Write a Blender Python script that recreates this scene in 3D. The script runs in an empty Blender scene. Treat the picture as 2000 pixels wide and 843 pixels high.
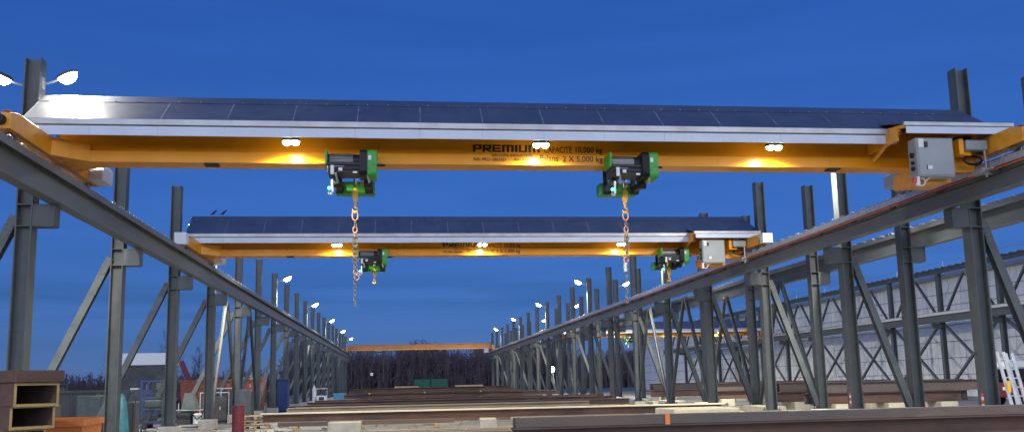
import bpy, bmesh, math, random
from mathutils import Vector, Matrix
R = math.radians
random.seed(7)
scene = bpy.context.scene
COL = scene.collection

# ------------------------------------------------------------------ camera
EYE = 1.65
cam_d = bpy.data.cameras.new('camera')
cam = bpy.data.objects.new('camera', cam_d)
COL.objects.link(cam)
yaw, pitch, roll = 0.1242, 0.15, -0.0215
cr, sr = math.cos(yaw), math.sin(yaw)
right = Vector((cr, -sr, 0)); fwd = Vector((sr, cr, 0)); up = Vector((0, 0, 1))
F2 = fwd * math.cos(pitch) + up * math.sin(pitch)
U2 = up * math.cos(pitch) - fwd * math.sin(pitch)
R3 = right * math.cos(roll) + U2 * math.sin(roll)
U3 = U2 * math.cos(roll) - right * math.sin(roll)
m = Matrix((R3, U3, -F2)).transposed().to_4x4()
m.translation = Vector((0, 0, EYE))
cam.matrix_world = m
cam_d.sensor_width = 36
cam_d.lens = 36 * 1785.24 / 2000
cam_d.shift_y = 55 / 2000
cam_d.clip_start = 0.1
cam_d.clip_end = 4000
scene.camera = cam

# ------------------------------------------------------------------ world, exposure
world = bpy.data.worlds.new('World')
scene.world = world
world.use_nodes = True
wn, wl = world.node_tree.nodes, world.node_tree.links
wn.clear()
wout = wn.new('ShaderNodeOutputWorld')
wbg = wn.new('ShaderNodeBackground')
sky = wn.new('ShaderNodeTexSky')
sky.sky_type = 'NISHITA'
sky.sun_disc = False
sky.sun_elevation = R(5.0)
sky.sun_rotation = R(200)
sky.altitude = 100
sky.air_density = 1.0
sky.dust_density = 0.3
sky.ozone_density = 6.0
# dusk: Nishita sky dimmed and cooled, over a deep-blue twilight gradient, with the afterglow behind the camera
def wmath(op, a_, b_=None, clamp=False):
    n_ = wn.new('ShaderNodeMath'); n_.operation = op; n_.use_clamp = clamp
    for k_, v_ in enumerate((a_, b_)):
        if v_ is None: continue
        if isinstance(v_, (int, float)): n_.inputs[k_].default_value = v_
        else: wl.new(v_, n_.inputs[k_])
    return n_.outputs[0]
def wmix(kind, f_, a_, b_):
    n_ = wn.new('ShaderNodeMix'); n_.data_type = 'RGBA'; n_.blend_type = kind
    for k_, v_ in ((0, f_), (6, a_), (7, b_)):
        if isinstance(v_, (int, float, tuple)): n_.inputs[k_].default_value = v_
        else: wl.new(v_, n_.inputs[k_])
    return n_.outputs[2]
wtc = wn.new('ShaderNodeTexCoord')
wsep = wn.new('ShaderNodeSeparateXYZ'); wl.new(wtc.outputs['Generated'], wsep.inputs[0])
wramp = wn.new('ShaderNodeValToRGB')
els = wramp.color_ramp.elements
els[0].position = 0.0; els[0].color = (.058, .108, .31, 1)
els[1].position = 1.0; els[1].color = (.015, .07, .33, 1)
for pz, c_ in ((.06, (.049, .1, .305)), (.16, (.038, .1, .32)), (.36, (.023, .078, .295))):
    e_ = els.new(pz); e_.color = (*c_, 1)
wl.new(wsep.outputs[2], wramp.inputs[0])
wmap = wn.new('ShaderNodeMapping'); wmap.inputs['Scale'].default_value = (1.5, 1.5, 14)
wl.new(wtc.outputs['Generated'], wmap.inputs[0])
wnz = wn.new('ShaderNodeTexNoise'); wnz.inputs['Scale'].default_value = 2.2; wnz.inputs['Detail'].default_value = 4
wl.new(wmap.outputs[0], wnz.inputs[0])
wband = wn.new('ShaderNodeMapRange'); wband.inputs[1].default_value = .35; wband.inputs[2].default_value = .65
wband.inputs[3].default_value = .93; wband.inputs[4].default_value = 1.04
wl.new(wnz.outputs[0], wband.inputs[0])
wcol = wmix('MULTIPLY', 1.0, wramp.outputs[0], wband.outputs[0])
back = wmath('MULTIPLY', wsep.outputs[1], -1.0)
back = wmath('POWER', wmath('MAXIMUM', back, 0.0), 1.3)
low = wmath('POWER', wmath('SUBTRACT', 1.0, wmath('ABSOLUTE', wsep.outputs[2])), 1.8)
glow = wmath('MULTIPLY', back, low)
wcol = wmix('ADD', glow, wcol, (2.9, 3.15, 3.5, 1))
bandz = wn.new('ShaderNodeMapRange'); bandz.interpolation_type = 'SMOOTHSTEP'; bandz.inputs[1].default_value = .035; bandz.inputs[2].default_value = .075
wl.new(wsep.outputs[2], bandz.inputs[0])
bandz2 = wn.new('ShaderNodeMapRange'); bandz2.interpolation_type = 'SMOOTHSTEP'; bandz2.inputs[1].default_value = .15; bandz2.inputs[2].default_value = .09
wl.new(wsep.outputs[2], bandz2.inputs[0])
wm2 = wn.new('ShaderNodeMapping'); wm2.inputs['Scale'].default_value = (2.2, 2.2, 30)
wl.new(wtc.outputs['Generated'], wm2.inputs[0])
wn2 = wn.new('ShaderNodeTexNoise'); wn2.inputs['Scale'].default_value = 1.7; wn2.inputs['Detail'].default_value = 5; wl.new(wm2.outputs[0], wn2.inputs[0])
wn2r = wn.new('ShaderNodeMapRange'); wn2r.inputs[1].default_value = .42; wn2r.inputs[2].default_value = .62; wl.new(wn2.outputs[0], wn2r.inputs[0])
cl_ = wmath('MULTIPLY', wmath('MULTIPLY', bandz.outputs[0], bandz2.outputs[0]), wn2r.outputs[0])
wcol = wmix('MIX', wmath('MULTIPLY', cl_, .8), wcol, (.03, .066, .2, 1))
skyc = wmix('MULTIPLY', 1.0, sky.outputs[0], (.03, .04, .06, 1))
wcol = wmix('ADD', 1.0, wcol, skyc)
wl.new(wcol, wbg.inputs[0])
wbg.inputs[1].default_value = 1.0
wl.new(wbg.outputs[0], wout.inputs[0])
scene.view_settings.view_transform = 'Standard'
scene.view_settings.look = 'None'
scene.view_settings.exposure = 0.0
scene.view_settings.gamma = 1.0
scene.view_settings.use_curve_mapping = False
scene.cycles.use_denoising = True
scene.cycles.max_bounces = 5
scene.cycles.sample_clamp_indirect = 4.0
LAMP_W = 2600.0

# ------------------------------------------------------------------ materials
def mat(name, col, rough=0.6, metal=0.0, col2=None, scale=3.0, bump=0.0, bscale=40.0, stretch=(1, 1, 1), lo=0.4, hi=0.65, emit=None, estr=0.0, wear=None, wlo=.62, whi=.72, wscale=1.4, wst=(1, 1, .25), vary=0.0):
    m_ = bpy.data.materials.new(name); m_.use_nodes = True
    n, l = m_.node_tree.nodes, m_.node_tree.links
    b = n['Principled BSDF']
    b.inputs['Base Color'].default_value = (*col, 1)
    b.inputs['Roughness'].default_value = rough
    b.inputs['Metallic'].default_value = metal
    tc = n.new('ShaderNodeTexCoord'); mp = n.new('ShaderNodeMapping')
    mp.inputs['Scale'].default_value = stretch
    l.new(tc.outputs['Object'], mp.inputs[0])
    if col2:
        nz = n.new('ShaderNodeTexNoise'); nz.inputs['Scale'].default_value = scale
        nz.inputs['Detail'].default_value = 6; nz.inputs['Roughness'].default_value = 0.65
        l.new(mp.outputs[0], nz.inputs['Vector'])
        rp = n.new('ShaderNodeValToRGB')
        rp.color_ramp.elements[0].position = lo; rp.color_ramp.elements[1].position = hi
        rp.color_ramp.elements[0].color = (*col, 1); rp.color_ramp.elements[1].color = (*col2, 1)
        l.new(nz.outputs[0], rp.inputs[0]); l.new(rp.outputs[0], b.inputs['Base Color'])
        rr = n.new('ShaderNodeMapRange'); rr.inputs[3].default_value = max(0.03, rough - 0.08); rr.inputs[4].default_value = min(1, rough + 0.12)
        l.new(nz.outputs[0], rr.inputs[0]); l.new(rr.outputs[0], b.inputs['Roughness'])
    if vary or wear:
        src = b.inputs['Base Color'].links[0].from_socket if b.inputs['Base Color'].links else None
        def mixn(kind, fac, A, B):
            x_ = n.new('ShaderNodeMix'); x_.data_type = 'RGBA'; x_.blend_type = kind
            for k_, v_ in ((0, fac), (6, A), (7, B)):
                if isinstance(v_, (int, float, tuple)): x_.inputs[k_].default_value = v_
                else: l.new(v_, x_.inputs[k_])
            return x_.outputs[2]
        if src is None: src = (*col, 1)
        if vary:
            oi = n.new('ShaderNodeObjectInfo'); vr = n.new('ShaderNodeMapRange')
            vr.inputs[3].default_value = 1 - vary; vr.inputs[4].default_value = 1 + vary
            l.new(oi.outputs['Random'], vr.inputs[0]); src = mixn('MULTIPLY', 1.0, src, vr.outputs[0])
        if wear:
            m2 = n.new('ShaderNodeMapping'); m2.inputs['Scale'].default_value = wst; l.new(tc.outputs['Object'], m2.inputs[0])
            wz = n.new('ShaderNodeTexNoise'); wz.inputs['Scale'].default_value = wscale; wz.inputs['Detail'].default_value = 9; wz.inputs['Roughness'].default_value = .72
            l.new(m2.outputs[0], wz.inputs['Vector'])
            wr = n.new('ShaderNodeMapRange'); wr.inputs[1].default_value = wlo; wr.inputs[2].default_value = whi; wr.inputs[4].default_value = .8
            l.new(wz.outputs[0], wr.inputs[0]); src = mixn('MIX', wr.outputs[0], src, (*wear, 1))
        l.new(src, b.inputs['Base Color'])
    if bump:
        nb = n.new('ShaderNodeTexNoise'); nb.inputs['Scale'].default_value = bscale; nb.inputs['Detail'].default_value = 5
        l.new(mp.outputs[0], nb.inputs['Vector'])
        bp = n.new('ShaderNodeBump'); bp.inputs['Strength'].default_value = bump; bp.inputs['Distance'].default_value = 0.02
        l.new(nb.outputs[0], bp.inputs['Height']); l.new(bp.outputs[0], b.inputs['Normal'])
    if emit:
        b.inputs['Emission Color'].default_value = (*emit, 1); b.inputs['Emission Strength'].default_value = estr
    return m_

M = {}
M['steel'] = mat('grey_steel_paint', (.068, .079, .078), .48, 0, (.115, .128, .125), 1.6, .1, 25, lo=.35, hi=.7, wear=(.11, .06, .035), wlo=.64, whi=.74, vary=.16)
M['beam'] = mat('runway_grey_paint', (.15, .165, .16), .5, 0, (.2, .213, .206), 1.2, .08, 20, stretch=(1, .25, 1), lo=.35, hi=.7, wear=(.1, .065, .045), wlo=.62, whi=.74, wst=(1, .6, 1.5))
M['galv'] = mat('galvanised', (.45, .47, .48), .42, .6, (.58, .6, .6), 6)
M['rail'] = mat('rail_steel', (.3, .3, .3), .35, .8, (.2, .17, .15), 4)
M['copper'] = mat('conductor_orange', (.6, .13, .05), .5, 0, (.48, .1, .045), 5)
M['rubber'] = mat('black_rubber', (.015, .015, .017), .7)
M['concrete'] = mat('concrete', (.5, .47, .38), .9, 0, (.38, .36, .3), 2.5, .4, 18)
M['crane'] = mat('crane_yellow_paint', (.94, .38, .012), .22, 0, (.86, .33, .012), 1.6, .03, 6, lo=.3, hi=.75, wear=(.28, .13, .03), wlo=.62, whi=.8, wscale=2.2, wst=(1.2, 1, .35))
M['crane'].node_tree.nodes['Principled BSDF'].inputs['Specular IOR Level'].default_value = .22
M['crane_dark'] = mat('crane_truck_paint', (.86, .35, .015), .35, 0, (.72, .28, .02), 3)
M['crane_old'] = mat('old_crane_paint', (.55, .22, .06), .6, 0, (.4, .17, .06), 2, stretch=(.3, 1, 1))
M['roof'] = mat('canopy_sheet', (.2, .212, .23), .46, .8, (.25, .262, .28), 1.1, .06, 2.5, lo=.3, hi=.7, wear=(.16, .165, .17), wlo=.5, whi=.75, wscale=1.5, wst=(.8, 1.5, 1))
M['fascia'] = mat('white_fascia', (.6, .65, .74), .4, 0, (.55, .6, .69), 1.5, .05, 3, wear=(.45, .43, .4), wlo=.6, whi=.8, wscale=2.5)
M['strip'] = mat('drip_strip', (.5, .5, .5), .4, .3, (.42, .41, .41), 2)
M['seam'] = mat('seam_caulk', (.36, .38, .4), .55, 0, (.2, .21, .22), 2.5, lo=.42, hi=.56)
M['panel_grey'] = mat('enclosure_grey', (.3, .32, .32), .45, 0, (.34, .36, .36), 2)
M['white'] = mat('white_paint', (.75, .75, .73), .5)
M['black'] = mat('black_paint', (.011, .0115, .013), .5, 0, (.02, .02, .022), 5)
M['green'] = mat('hoist_green', (.04, .32, .04), .45, 0, (.055, .38, .055), 4, wear=(.03,.05,.03), wlo=.55, whi=.75, wscale=9, wst=(1,1,1))
M['silver'] = mat('silver_metal', (.55, .55, .55), .35, .8)
M['hook'] = mat('hook_yellow', (.75, .42, .02), .4, 0, (.65, .36, .02), 6)
M['pink'] = mat('orange_pink_ring', (.55, .28, .2), .5)
M['chain'] = mat('chain_steel', (.3, .26, .19), .45, .5, (.22, .19, .14), 15)
M['letter'] = mat('black_lettering', (.012, .008, .006), .5)
M['rust'] = mat('rusty_steel', (.17, .09, .065), .8, 0, (.085, .058, .05), 2.2, .3, 14, stretch=(.25, 1, 1), vary=.25, wear=(.22, .17, .12), wlo=.55, whi=.75, wst=(.3, 1, 1))
M['rust2'] = mat('mill_scale_steel', (.1, .085, .078), .6, 0, (.15, .1, .075), 2.0, .3, 14, stretch=(.25, 1, 1), vary=.3, wear=(.2, .17, .14), wlo=.55, whi=.75, wst=(.3, 1, 1))
M['tan'] = mat('weathered_tan_steel', (.38, .31, .22), .75, 0, (.26, .21, .16), 1.6, .2, 14, stretch=(.2, 1, 1))
M['cream'] = mat('lit_flange_cream', (.8, .72, .55), .7, 0, (.66, .58, .42), 1.5, stretch=(.2, 1, 1))
M['concrete_lit'] = mat('lit_concrete', (.72, .66, .44), .9, 0, (.58, .53, .38), 2.5, .4, 18)
M['dark_steel'] = mat('dark_steel_paint', (.065, .075, .08), .55, 0, (.085, .095, .1), 2)
M['timber'] = mat('pale_timber', (.5, .38, .2), .8, 0, (.4, .29, .15), 5, .2, 20)
M['orange'] = mat('orange_bin_paint', (.65, .19, .03), .6, 0, (.5, .14, .03), 3)
M['rustbin'] = mat('rust_red_bin', (.3, .09, .05), .75, 0, (.22, .07, .045), 2)
M['dark'] = mat('dark_paint', (.035, .037, .04), .6, 0, (.05, .05, .05), 3)
M['darkblue'] = mat('blue_frame_paint', (.012, .035, .15), .5, 0, (.018, .045, .18), 3)
M['teal'] = mat('teal_tarp', (.035, .17, .2), .45, 0, (.06, .26, .3), 4, .5, 8)
M['greygreen'] = mat('machine_greygreen', (.07, .09, .085), .6, 0, (.11, .13, .12), 3, wear=(.1, .06, .04))
M['red'] = mat('red_paint', (.17, .016, .03), .5, 0, (.12, .014, .022), 4, wear=(.06, .03, .025))
M['bluebin'] = mat('bin_blue', (.08, .27, .4), .6, 0, (.1, .32, .46), 3)
M['greencont'] = mat('container_green', (.02, .11, .06), .7, 0, (.03, .14, .08), 2)
M['tarp'] = mat('grey_tarp', (.05, .058, .07), .75, 0, (.075, .083, .095), 3, .6, 5)
M['shed'] = mat('shed_wall', (.05, .05, .05), .7, 0, (.095, .095, .095), 2)
M['wall'] = mat('metal_cladding', (.78, .8, .8), .5, 0, (.7, .72, .72), .5, wear=(.45, .46, .46), wlo=.55, whi=.8, wscale=.5)
M['rib'] = mat('cladding_seam', (.62, .64, .65), .5)
M['beige'] = mat('beige_panel', (.5, .47, .36), .6)
M['reflect'] = mat('red_reflector', (.7, .06, .05), .4)
M['tag_or'] = mat('orange_tag', (.8, .22, .05), .6)
M['twig'] = mat('bare_twigs', (.085, .062, .07), .9, 0, (.11, .078, .08), .2)
M['glass'] = mat('dark_glass', (.01, .012, .015), .08)
M['lens'] = mat('lit_lens', (.9, .9, .85), .4, emit=(1.0, .93, .8), estr=38)
M['flood'] = mat('lit_led', (.9, .9, .8), .4, emit=(1.0, .88, .5), estr=30)
M['led_green'] = mat('green_pilot', (.05, .6, .4), .4, emit=(.05, 1, .55), estr=6)

# ground: compacted gravel in the yard, darker earth further out, all from noise
def ground_mat():
    m_ = bpy.data.materials.new('yard_gravel'); m_.use_nodes = True
    n, l = m_.node_tree.nodes, m_.node_tree.links
    b = n['Principled BSDF']; b.inputs['Roughness'].default_value = .95
    tc = n.new('ShaderNodeTexCoord')
    a = n.new('ShaderNodeTexNoise'); a.inputs['Scale'].default_value = .35; a.inputs['Detail'].default_value = 8
    c = n.new('ShaderNodeTexNoise'); c.inputs['Scale'].default_value = 14; c.inputs['Detail'].default_value = 6
    l.new(tc.outputs['Object'], a.inputs[0]); l.new(tc.outputs['Object'], c.inputs[0])
    r1 = n.new('ShaderNodeValToRGB'); r1.color_ramp.elements[0].position = .35; r1.color_ramp.elements[1].position = .68
    r1.color_ramp.elements[0].color = (.2, .195, .175, 1); r1.color_ramp.elements[1].color = (.4, .385, .345, 1)
    r2 = n.new('ShaderNodeValToRGB'); r2.color_ramp.elements[0].color = (.55, .55, .55, 1); r2.color_ramp.elements[0].position = .3
    r2.color_ramp.elements[1].color = (1, 1, 1, 1); r2.color_ramp.elements[1].position = .7
    l.new(a.outputs[0], r1.inputs[0]); l.new(c.outputs[0], r2.inputs[0])
    x = n.new('ShaderNodeMix'); x.data_type = 'RGBA'; x.blend_type = 'MULTIPLY'; x.inputs[0].default_value = 1
    l.new(r1.outputs[0], x.inputs[6]); l.new(r2.outputs[0], x.inputs[7]); l.new(x.outputs[2], b.inputs['Base Color'])
    bp = n.new('ShaderNodeBump'); bp.inputs['Strength'].default_value = .6; bp.inputs['Distance'].default_value = .03
    l.new(c.outputs[0], bp.inputs['Height']); l.new(bp.outputs[0], b.inputs['Normal'])
    return m_
M['ground'] = ground_mat()

# ------------------------------------------------------------------ mesh helpers
class MB:
    def __init__(s): s.v = []; s.f = []
    def add(s, vs, fs):
        o = len(s.v); s.v += [tuple(v) for v in vs]; s.f += [[i + o for i in f] for f in fs]; return s
    def box(s, x0, x1, y0, y1, z0, z1):
        return s.add([(x0,y0,z0),(x1,y0,z0),(x1,y1,z0),(x0,y1,z0),(x0,y0,z1),(x1,y0,z1),(x1,y1,z1),(x0,y1,z1)],
                     [(0,3,2,1),(4,5,6,7),(0,1,5,4),(1,2,6,5),(2,3,7,6),(3,0,4,7)])
    def frame(s, a, b, ref):
        a, b = Vector(a), Vector(b); d = (b - a).normalized(); r = Vector(ref)
        u = d.cross(r)
        if u.length < 1e-4: u = d.cross(Vector((1, 0, 0)))
        u.normalize(); w = u.cross(d); return a, b, u, w
    def prism(s, prof, a, b, ref=(0, 0, 1)):            # closed profile (u, w) swept from a to b
        a, b, u, w = s.frame(a, b, ref); n = len(prof)
        vs = [a + u*p + w*q for p, q in prof] + [b + u*p + w*q for p, q in prof]
        fs = [[i, (i+1) % n, (i+1) % n + n, i + n] for i in range(n)] + [list(range(n))[::-1], list(range(n, 2*n))]
        return s.add(vs, fs)
    def bar(s, a, b, w, h, ref=(0, 0, 1)):
        return s.prism([(-w/2,-h/2),(w/2,-h/2),(w/2,h/2),(-w/2,h/2)], a, b, ref)
    def hsec(s, a, b, w, h, tf, tw, ref=(0, 0, 1)):     # H section, flanges apart along ref
        i = h/2 - tf
        return s.prism([(-w/2,-h/2),(w/2,-h/2),(w/2,-i),(tw/2,-i),(tw/2,i),(w/2,i),(w/2,h/2),(-w/2,h/2),(-w/2,i),(-tw/2,i),(-tw/2,-i),(-w/2,-i)], a, b, ref)
    def tube(s, pts, r, n=8, closed=False):
        pts = [Vector(p) for p in pts]; k = len(pts); vs = []; fs = []
        for i, p in enumerate(pts):
            q0 = pts[(i-1) % k] if (i or closed) else p; q1 = pts[(i+1) % k] if (i < k-1 or closed) else p
            d = (q1 - q0).normalized(); rr = r[i] if isinstance(r, (list, tuple)) else r
            u = d.cross(Vector((0, .03, 1))) if abs(d.z) < .98 else d.cross(Vector((0, 1, 0)))
            u.normalize(); w = u.cross(d)
            vs += [p + (u*math.cos(2*math.pi*j/n) + w*math.sin(2*math.pi*j/n))*rr for j in range(n)]
        for i in range(k if closed else k-1):
            a, b = i*n, ((i+1) % k)*n
            fs += [[a+j, a+(j+1) % n, b+(j+1) % n, b+j] for j in range(n)]
        if not closed: fs += [list(range(n))[::-1], [(k-1)*n + j for j in range(n)]]
        return s.add(vs, fs)
    def cyl(s, a, b, r, n=16): return s.tube([a, b], r, n)
    def ring(s, c, rx, rz, t, axis='y', n=14, m_=6):
        c = Vector(c); e = {'y': (Vector((1,0,0)), Vector((0,0,1))), 'x': (Vector((0,1,0)), Vector((0,0,1))), 'z': (Vector((1,0,0)), Vector((0,1,0)))}[axis]
        return s.tube([c + e[0]*rx*math.cos(2*math.pi*i/n) + e[1]*rz*math.sin(2*math.pi*i/n) for i in range(n)], t, m_, True)
    def build(s, name, m_, parent=None, smooth=False, bevel=0.0, loc=None):
        me = bpy.data.meshes.new(name); me.from_pydata(s.v, [], s.f); me.update()
        bm = bmesh.new(); bm.from_mesh(me); bmesh.ops.recalc_face_normals(bm, faces=bm.faces)
        if bevel: bmesh.ops.bevel(bm, geom=bm.edges[:], offset=bevel, segments=1, affect='EDGES', clamp_overlap=True)
        bm.to_mesh(me); bm.free()
        if smooth:
            me.polygons.foreach_set('use_smooth', [True]*len(me.polygons)); me.update()
            try: me.set_sharp_from_angle(angle=R(40))
            except Exception: pass
        me.materials.append(m_)
        o = bpy.data.objects.new(name, me); COL.objects.link(o)
        if parent: o.parent = parent
        if loc: o.location = loc
        return o

def tag(o, label=None, cat=None, group=None, kind=None):
    if label: o['label'] = label
    if cat: o['category'] = cat
    if group: o['group'] = group
    if kind: o['kind'] = kind
    return o
def empty(name, loc, label, cat, group=None, rz=0):
    o = bpy.data.objects.new(name, None); COL.objects.link(o); o.empty_display_size = .2
    o.location = loc; o.rotation_euler.z = rz
    return tag(o, label, cat, group)
KIDS = {}
def kids(o): return list(o.children)
def dup(o, parent=None, loc=None, label=None, rz=None):
    c = o.copy(); COL.objects.link(c)
    if parent: c.parent = parent
    if loc is not None: c.location = loc
    if rz is not None: c.rotation_euler.z = rz
    if label: c['label'] = label
    for k in kids(o): dup(k, c)
    return c
def lamp_light(parent, loc, power, color, size=.12, spot=None, direction=None):
    d = bpy.data.lights.new('lamp_light', 'SPOT' if spot else 'POINT')
    d.energy = power; d.color = color; d.shadow_soft_size = size
    if spot: d.spot_size = R(spot); d.spot_blend = .7
    o = bpy.data.objects.new('lamp_light', d); COL.objects.link(o); o.parent = parent; o.location = loc
    if direction: o.rotation_euler = Vector(direction).to_track_quat('-Z', 'Y').to_euler()
    return o
ORD = 'first second third fourth fifth sixth seventh eighth ninth tenth eleventh twelfth thirteenth fourteenth fifteenth sixteenth seventeenth eighteenth nineteenth twentieth twenty-first twenty-second'.split()

# ------------------------------------------------------------------ setting
g = MB(); g.add([(-1500,-300,0),(1500,-300,0),(1500,2200,0),(-1500,2200,0)], [(0,1,2,3)])
tag(g.build('ground', M['ground']), 'pale gravel yard floor under the steel stacks and columns', 'ground', kind='structure')

# ------------------------------------------------------------------ runway rows
S = 6.477
XL, XR, XO, X3 = -7.86, 13.84, 15.83, 37.5
BXL, BXR, BXO, BX3 = -7.24, 13.197, 16.45, 36.9
RAIL, BBOT = 6.335, 5.60
Y0L, Y0R = 20.234, 20.401
NCOL = 19

def make_column(s, top, brace=None, hazard=False):
    """column at origin; runway on the +x side if s=1"""
    root = empty('steel_column', (0,0,0), 'x', 'column')
    f = MB().box(-.33,.33,-.33,.33,0,.42); f.build('footing', M['concrete'], root, bevel=.02)
    b = MB().box(-.27,.27,-.27,.27,.42,.455)
    for i in (-1,1):
        for j in (-1,1): b.cyl((i*.21,j*.21,.45),(i*.21,j*.21,.53),.02,6)
    b.build('base_plate', M['steel'], root)
    p = MB(); p.hsec((0,0,.455),(0,0,top),.34,.33,.026,.018,(1,0,0))
    for z in (BBOT-.48, BBOT-.02, BBOT+.62):
        for j in (-1,1): p.box(-.14,.14, j*.09-.076, j*.09+.076, z, z+.02)
    p.build('post', M['steel'], root)
    l = MB()
    l.box(-s*.165-.03 if s>0 else .165, -s*.165 if s>0 else .195, -.06, .06, top-.18, top-.06)
    l.cyl((s*.165,.08,2.1),(s*.23,.08,2.1),.02,6); l.cyl((-s*.165,.1,3.4),(-s*.22,.1,3.4),.02,6)
    l.build('lug', M['steel'], root)
    k = MB(); e = s*.165; t = s*.60
    x0, x1 = min(e,t), max(e,t)
    k.box(x0,x1,-.17,.17,BBOT-.03,BBOT-.004); k.box(x0,x1,-.17,.17,BBOT-.48,BBOT-.455)
    k.box(x0,x1,-.01,.01,BBOT-.455,BBOT-.03)
    k.box(t-.012,t+.012,-.17,.17,BBOT-.455,BBOT-.03)
    k.box(x0+.2,x0+.22,-.15,.15,BBOT-.455,BBOT-.03)
    k.box(x0+.003,x1-.003,-.155,-.14,BBOT-.455,BBOT-.03)
    k.build('bracket', M['steel'], root)
    if brace:
        d = MB(); d.hsec(brace[0], brace[1], .2,.2,.014,.012,(0,1,0))
        d.build('brace', M['steel'], root)
        A_, B_ = Vector(brace[0]), Vector(brace[1]); D_ = (B_-A_).normalized()
        gp = MB(); gp.bar(A_+D_*.05, A_+D_*.55, .26, .02, (0,1,0)) if False else None
        gp = MB(); c0, c1 = A_ + D_*.02 + Vector((0,-.11,0)), A_ + D_*.5 + Vector((0,-.11,0))
        gp.bar(c0, c1, .19, .016, (0,1,0))
        sd = D_.cross(Vector((0,1,0))).normalized()
        for q_ in range(4):
            for w_ in (-.055,.055):
                pc = c0 + D_*(.08+.11*q_) + sd*w_; gp.cyl(pc+Vector((0,-.03,0)), pc+Vector((0,-.005,0)), .018, 6)
        gp.build('gusset', M['steel'], root)
    return root

proto = {
 'left': make_column(1, 8.83, ((-.2,0,5.35),(-2.6,0,.1))),
 'inner': make_column(-1, 9.12, ((.2,0,5.3),(1.80,0,.55))),
 'outer': make_column(1, 9.0),
}
def row(key, X, Y0, desc):
    out = []
    for i in range(NCOL):
        lab = f'{ORD[i]} grey steel H-column from the camera in the {desc}'
        if i == 0: o = proto[key]; o.location = (X, Y0, 0); o['label'] = lab
        else: o = dup(proto[key], None, (X, Y0 + S*i, 0), lab)
        o['group'] = 'columns of the ' + desc
        out.append(o)
    return out
colL = row('left', XL, Y0L, 'left runway row with raking braces')
colR = row('inner', XR, Y0R, 'right runway row facing the yard')
colO = row('outer', XO, Y0R, 'second right row behind the yard-facing row')
for c, zz in ((colR[0], .75), (colR[1], .72)):
    for k in range(5):
        st = MB().box(-.168,-.1655,-.05,.05,zz+k*.085,zz+k*.085+.08)
        st.build('reflector_strip', M['reflect'] if k % 2 == 0 else M['white'], c)

# runway beams
def runway(name, X, y0, y1, s, label, conductor):
    root = empty('runway_beam', (X, 0, 0), label, 'crane runway')
    b = MB(); zc = (BBOT+6.235)/2; h = 6.235-BBOT
    b.hsec((0,y0,zc),(0,y1,zc),.28,h,.028,.016)
    b.build('girder', M['beam'], root)
    c = MB()
    c.box(-.2,.2,y0,y1,6.237,6.252)
    for j in (-1,1): c.box(j*.2-.008, j*.2+.008, y0, y1, 6.10, 6.2365)
    c.build('cap_channel', M['galv' if conductor else 'beam'], root)
    r = MB(); r.prism([(-.05,0),(.05,0),(.05,.015),(.012,.03),(.012,.055),(.03,.06),(.03,.083),(-.03,.083),(-.03,.06),(-.012,.055),(-.012,.03),(-.05,.015)], (0,y0,6.2525),(0,y1,6.2525))
    r.build('rail', M['rail'], root)
    cl = MB(); y = y0
    while y < 110:
        for j in (-1,1): cl.box(j*.1-.035, j*.1+.035, y, y+.09, 6.2527, 6.285)
        if s and y > 15: cl.tube([(s*.17,y,6.254),(s*.17,y,6.295),(s*.185,y+.08,6.31),(s*.195,y+.16,6.295),(s*.195,y+.16,6.254)], .008, 5)
        y += .62
    tag(cl.build('rail_clip', M['galv'], root), kind='stuff')
    if conductor:
        q = MB()
        for z in (6.03,): q.box(conductor*.205, conductor*.235, y0, y1, z, z+.036)
        q.build('conductor_bar', M['copper'], root)
        hn = MB(); y = y0
        while y < y1: hn.box(min(conductor*.012,conductor*.204), max(conductor*.012,conductor*.204), y, y+.03, 5.99, 6.08); y += S/3
        hn.build('bar_hanger', M['beam'], root)
        w = MB(); w.tube([(conductor*.215, y0+1.5*k, 5.93-.02*math.sin(k*1.7)) for k in range(int((y1-y0)/1.5))], .012, 5)
        w.build('cable', M['rubber'], root)
    return root
YE = Y0L + S*(NCOL-1) + 1
runway('l', BXL, 1, YE, 1, 'grey runway beam of the left column row carrying crane rail', 0)
runway('r', BXR, 1, YE, -1, 'grey runway beam of the right row with orange conductor bars', -1)
runway('o', BXO, 1, YE, -1, 'grey runway beam on the second right column row, for the next bay', 0)

# longitudinal A-braces
def abrace(X, Y, desc):
    root = empty('a_brace', (X, Y + S/2, 0), f'inverted V brace {desc}', 'brace', 'inverted V braces between columns')
    for j in (-1,1):
        MB().hsec((0,j*.12,BBOT-.06),(0,j*(S/2-.28),.5),.14,.14,.012,.01,(1,0,0)).build('leg', M['steel'], root)
    MB().box(-.02,.02,-.3,.3,BBOT-.3,BBOT-.004).build('gusset', M['steel'], root)
for i in (3,4,8,9,14):
    abrace(XL+.05, Y0L+S*i, f'between {ORD[i]} and {ORD[i+1]} columns of the left row')
    abrace(XR-.05, Y0R+S*i, f'between {ORD[i]} and {ORD[i+1]} columns of the yard-facing right row')
for i in (2,3,8):
    abrace(XO+.05, Y0R+S*i, f'between {ORD[i]} and {ORD[i+1]} columns of the second right row')

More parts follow.
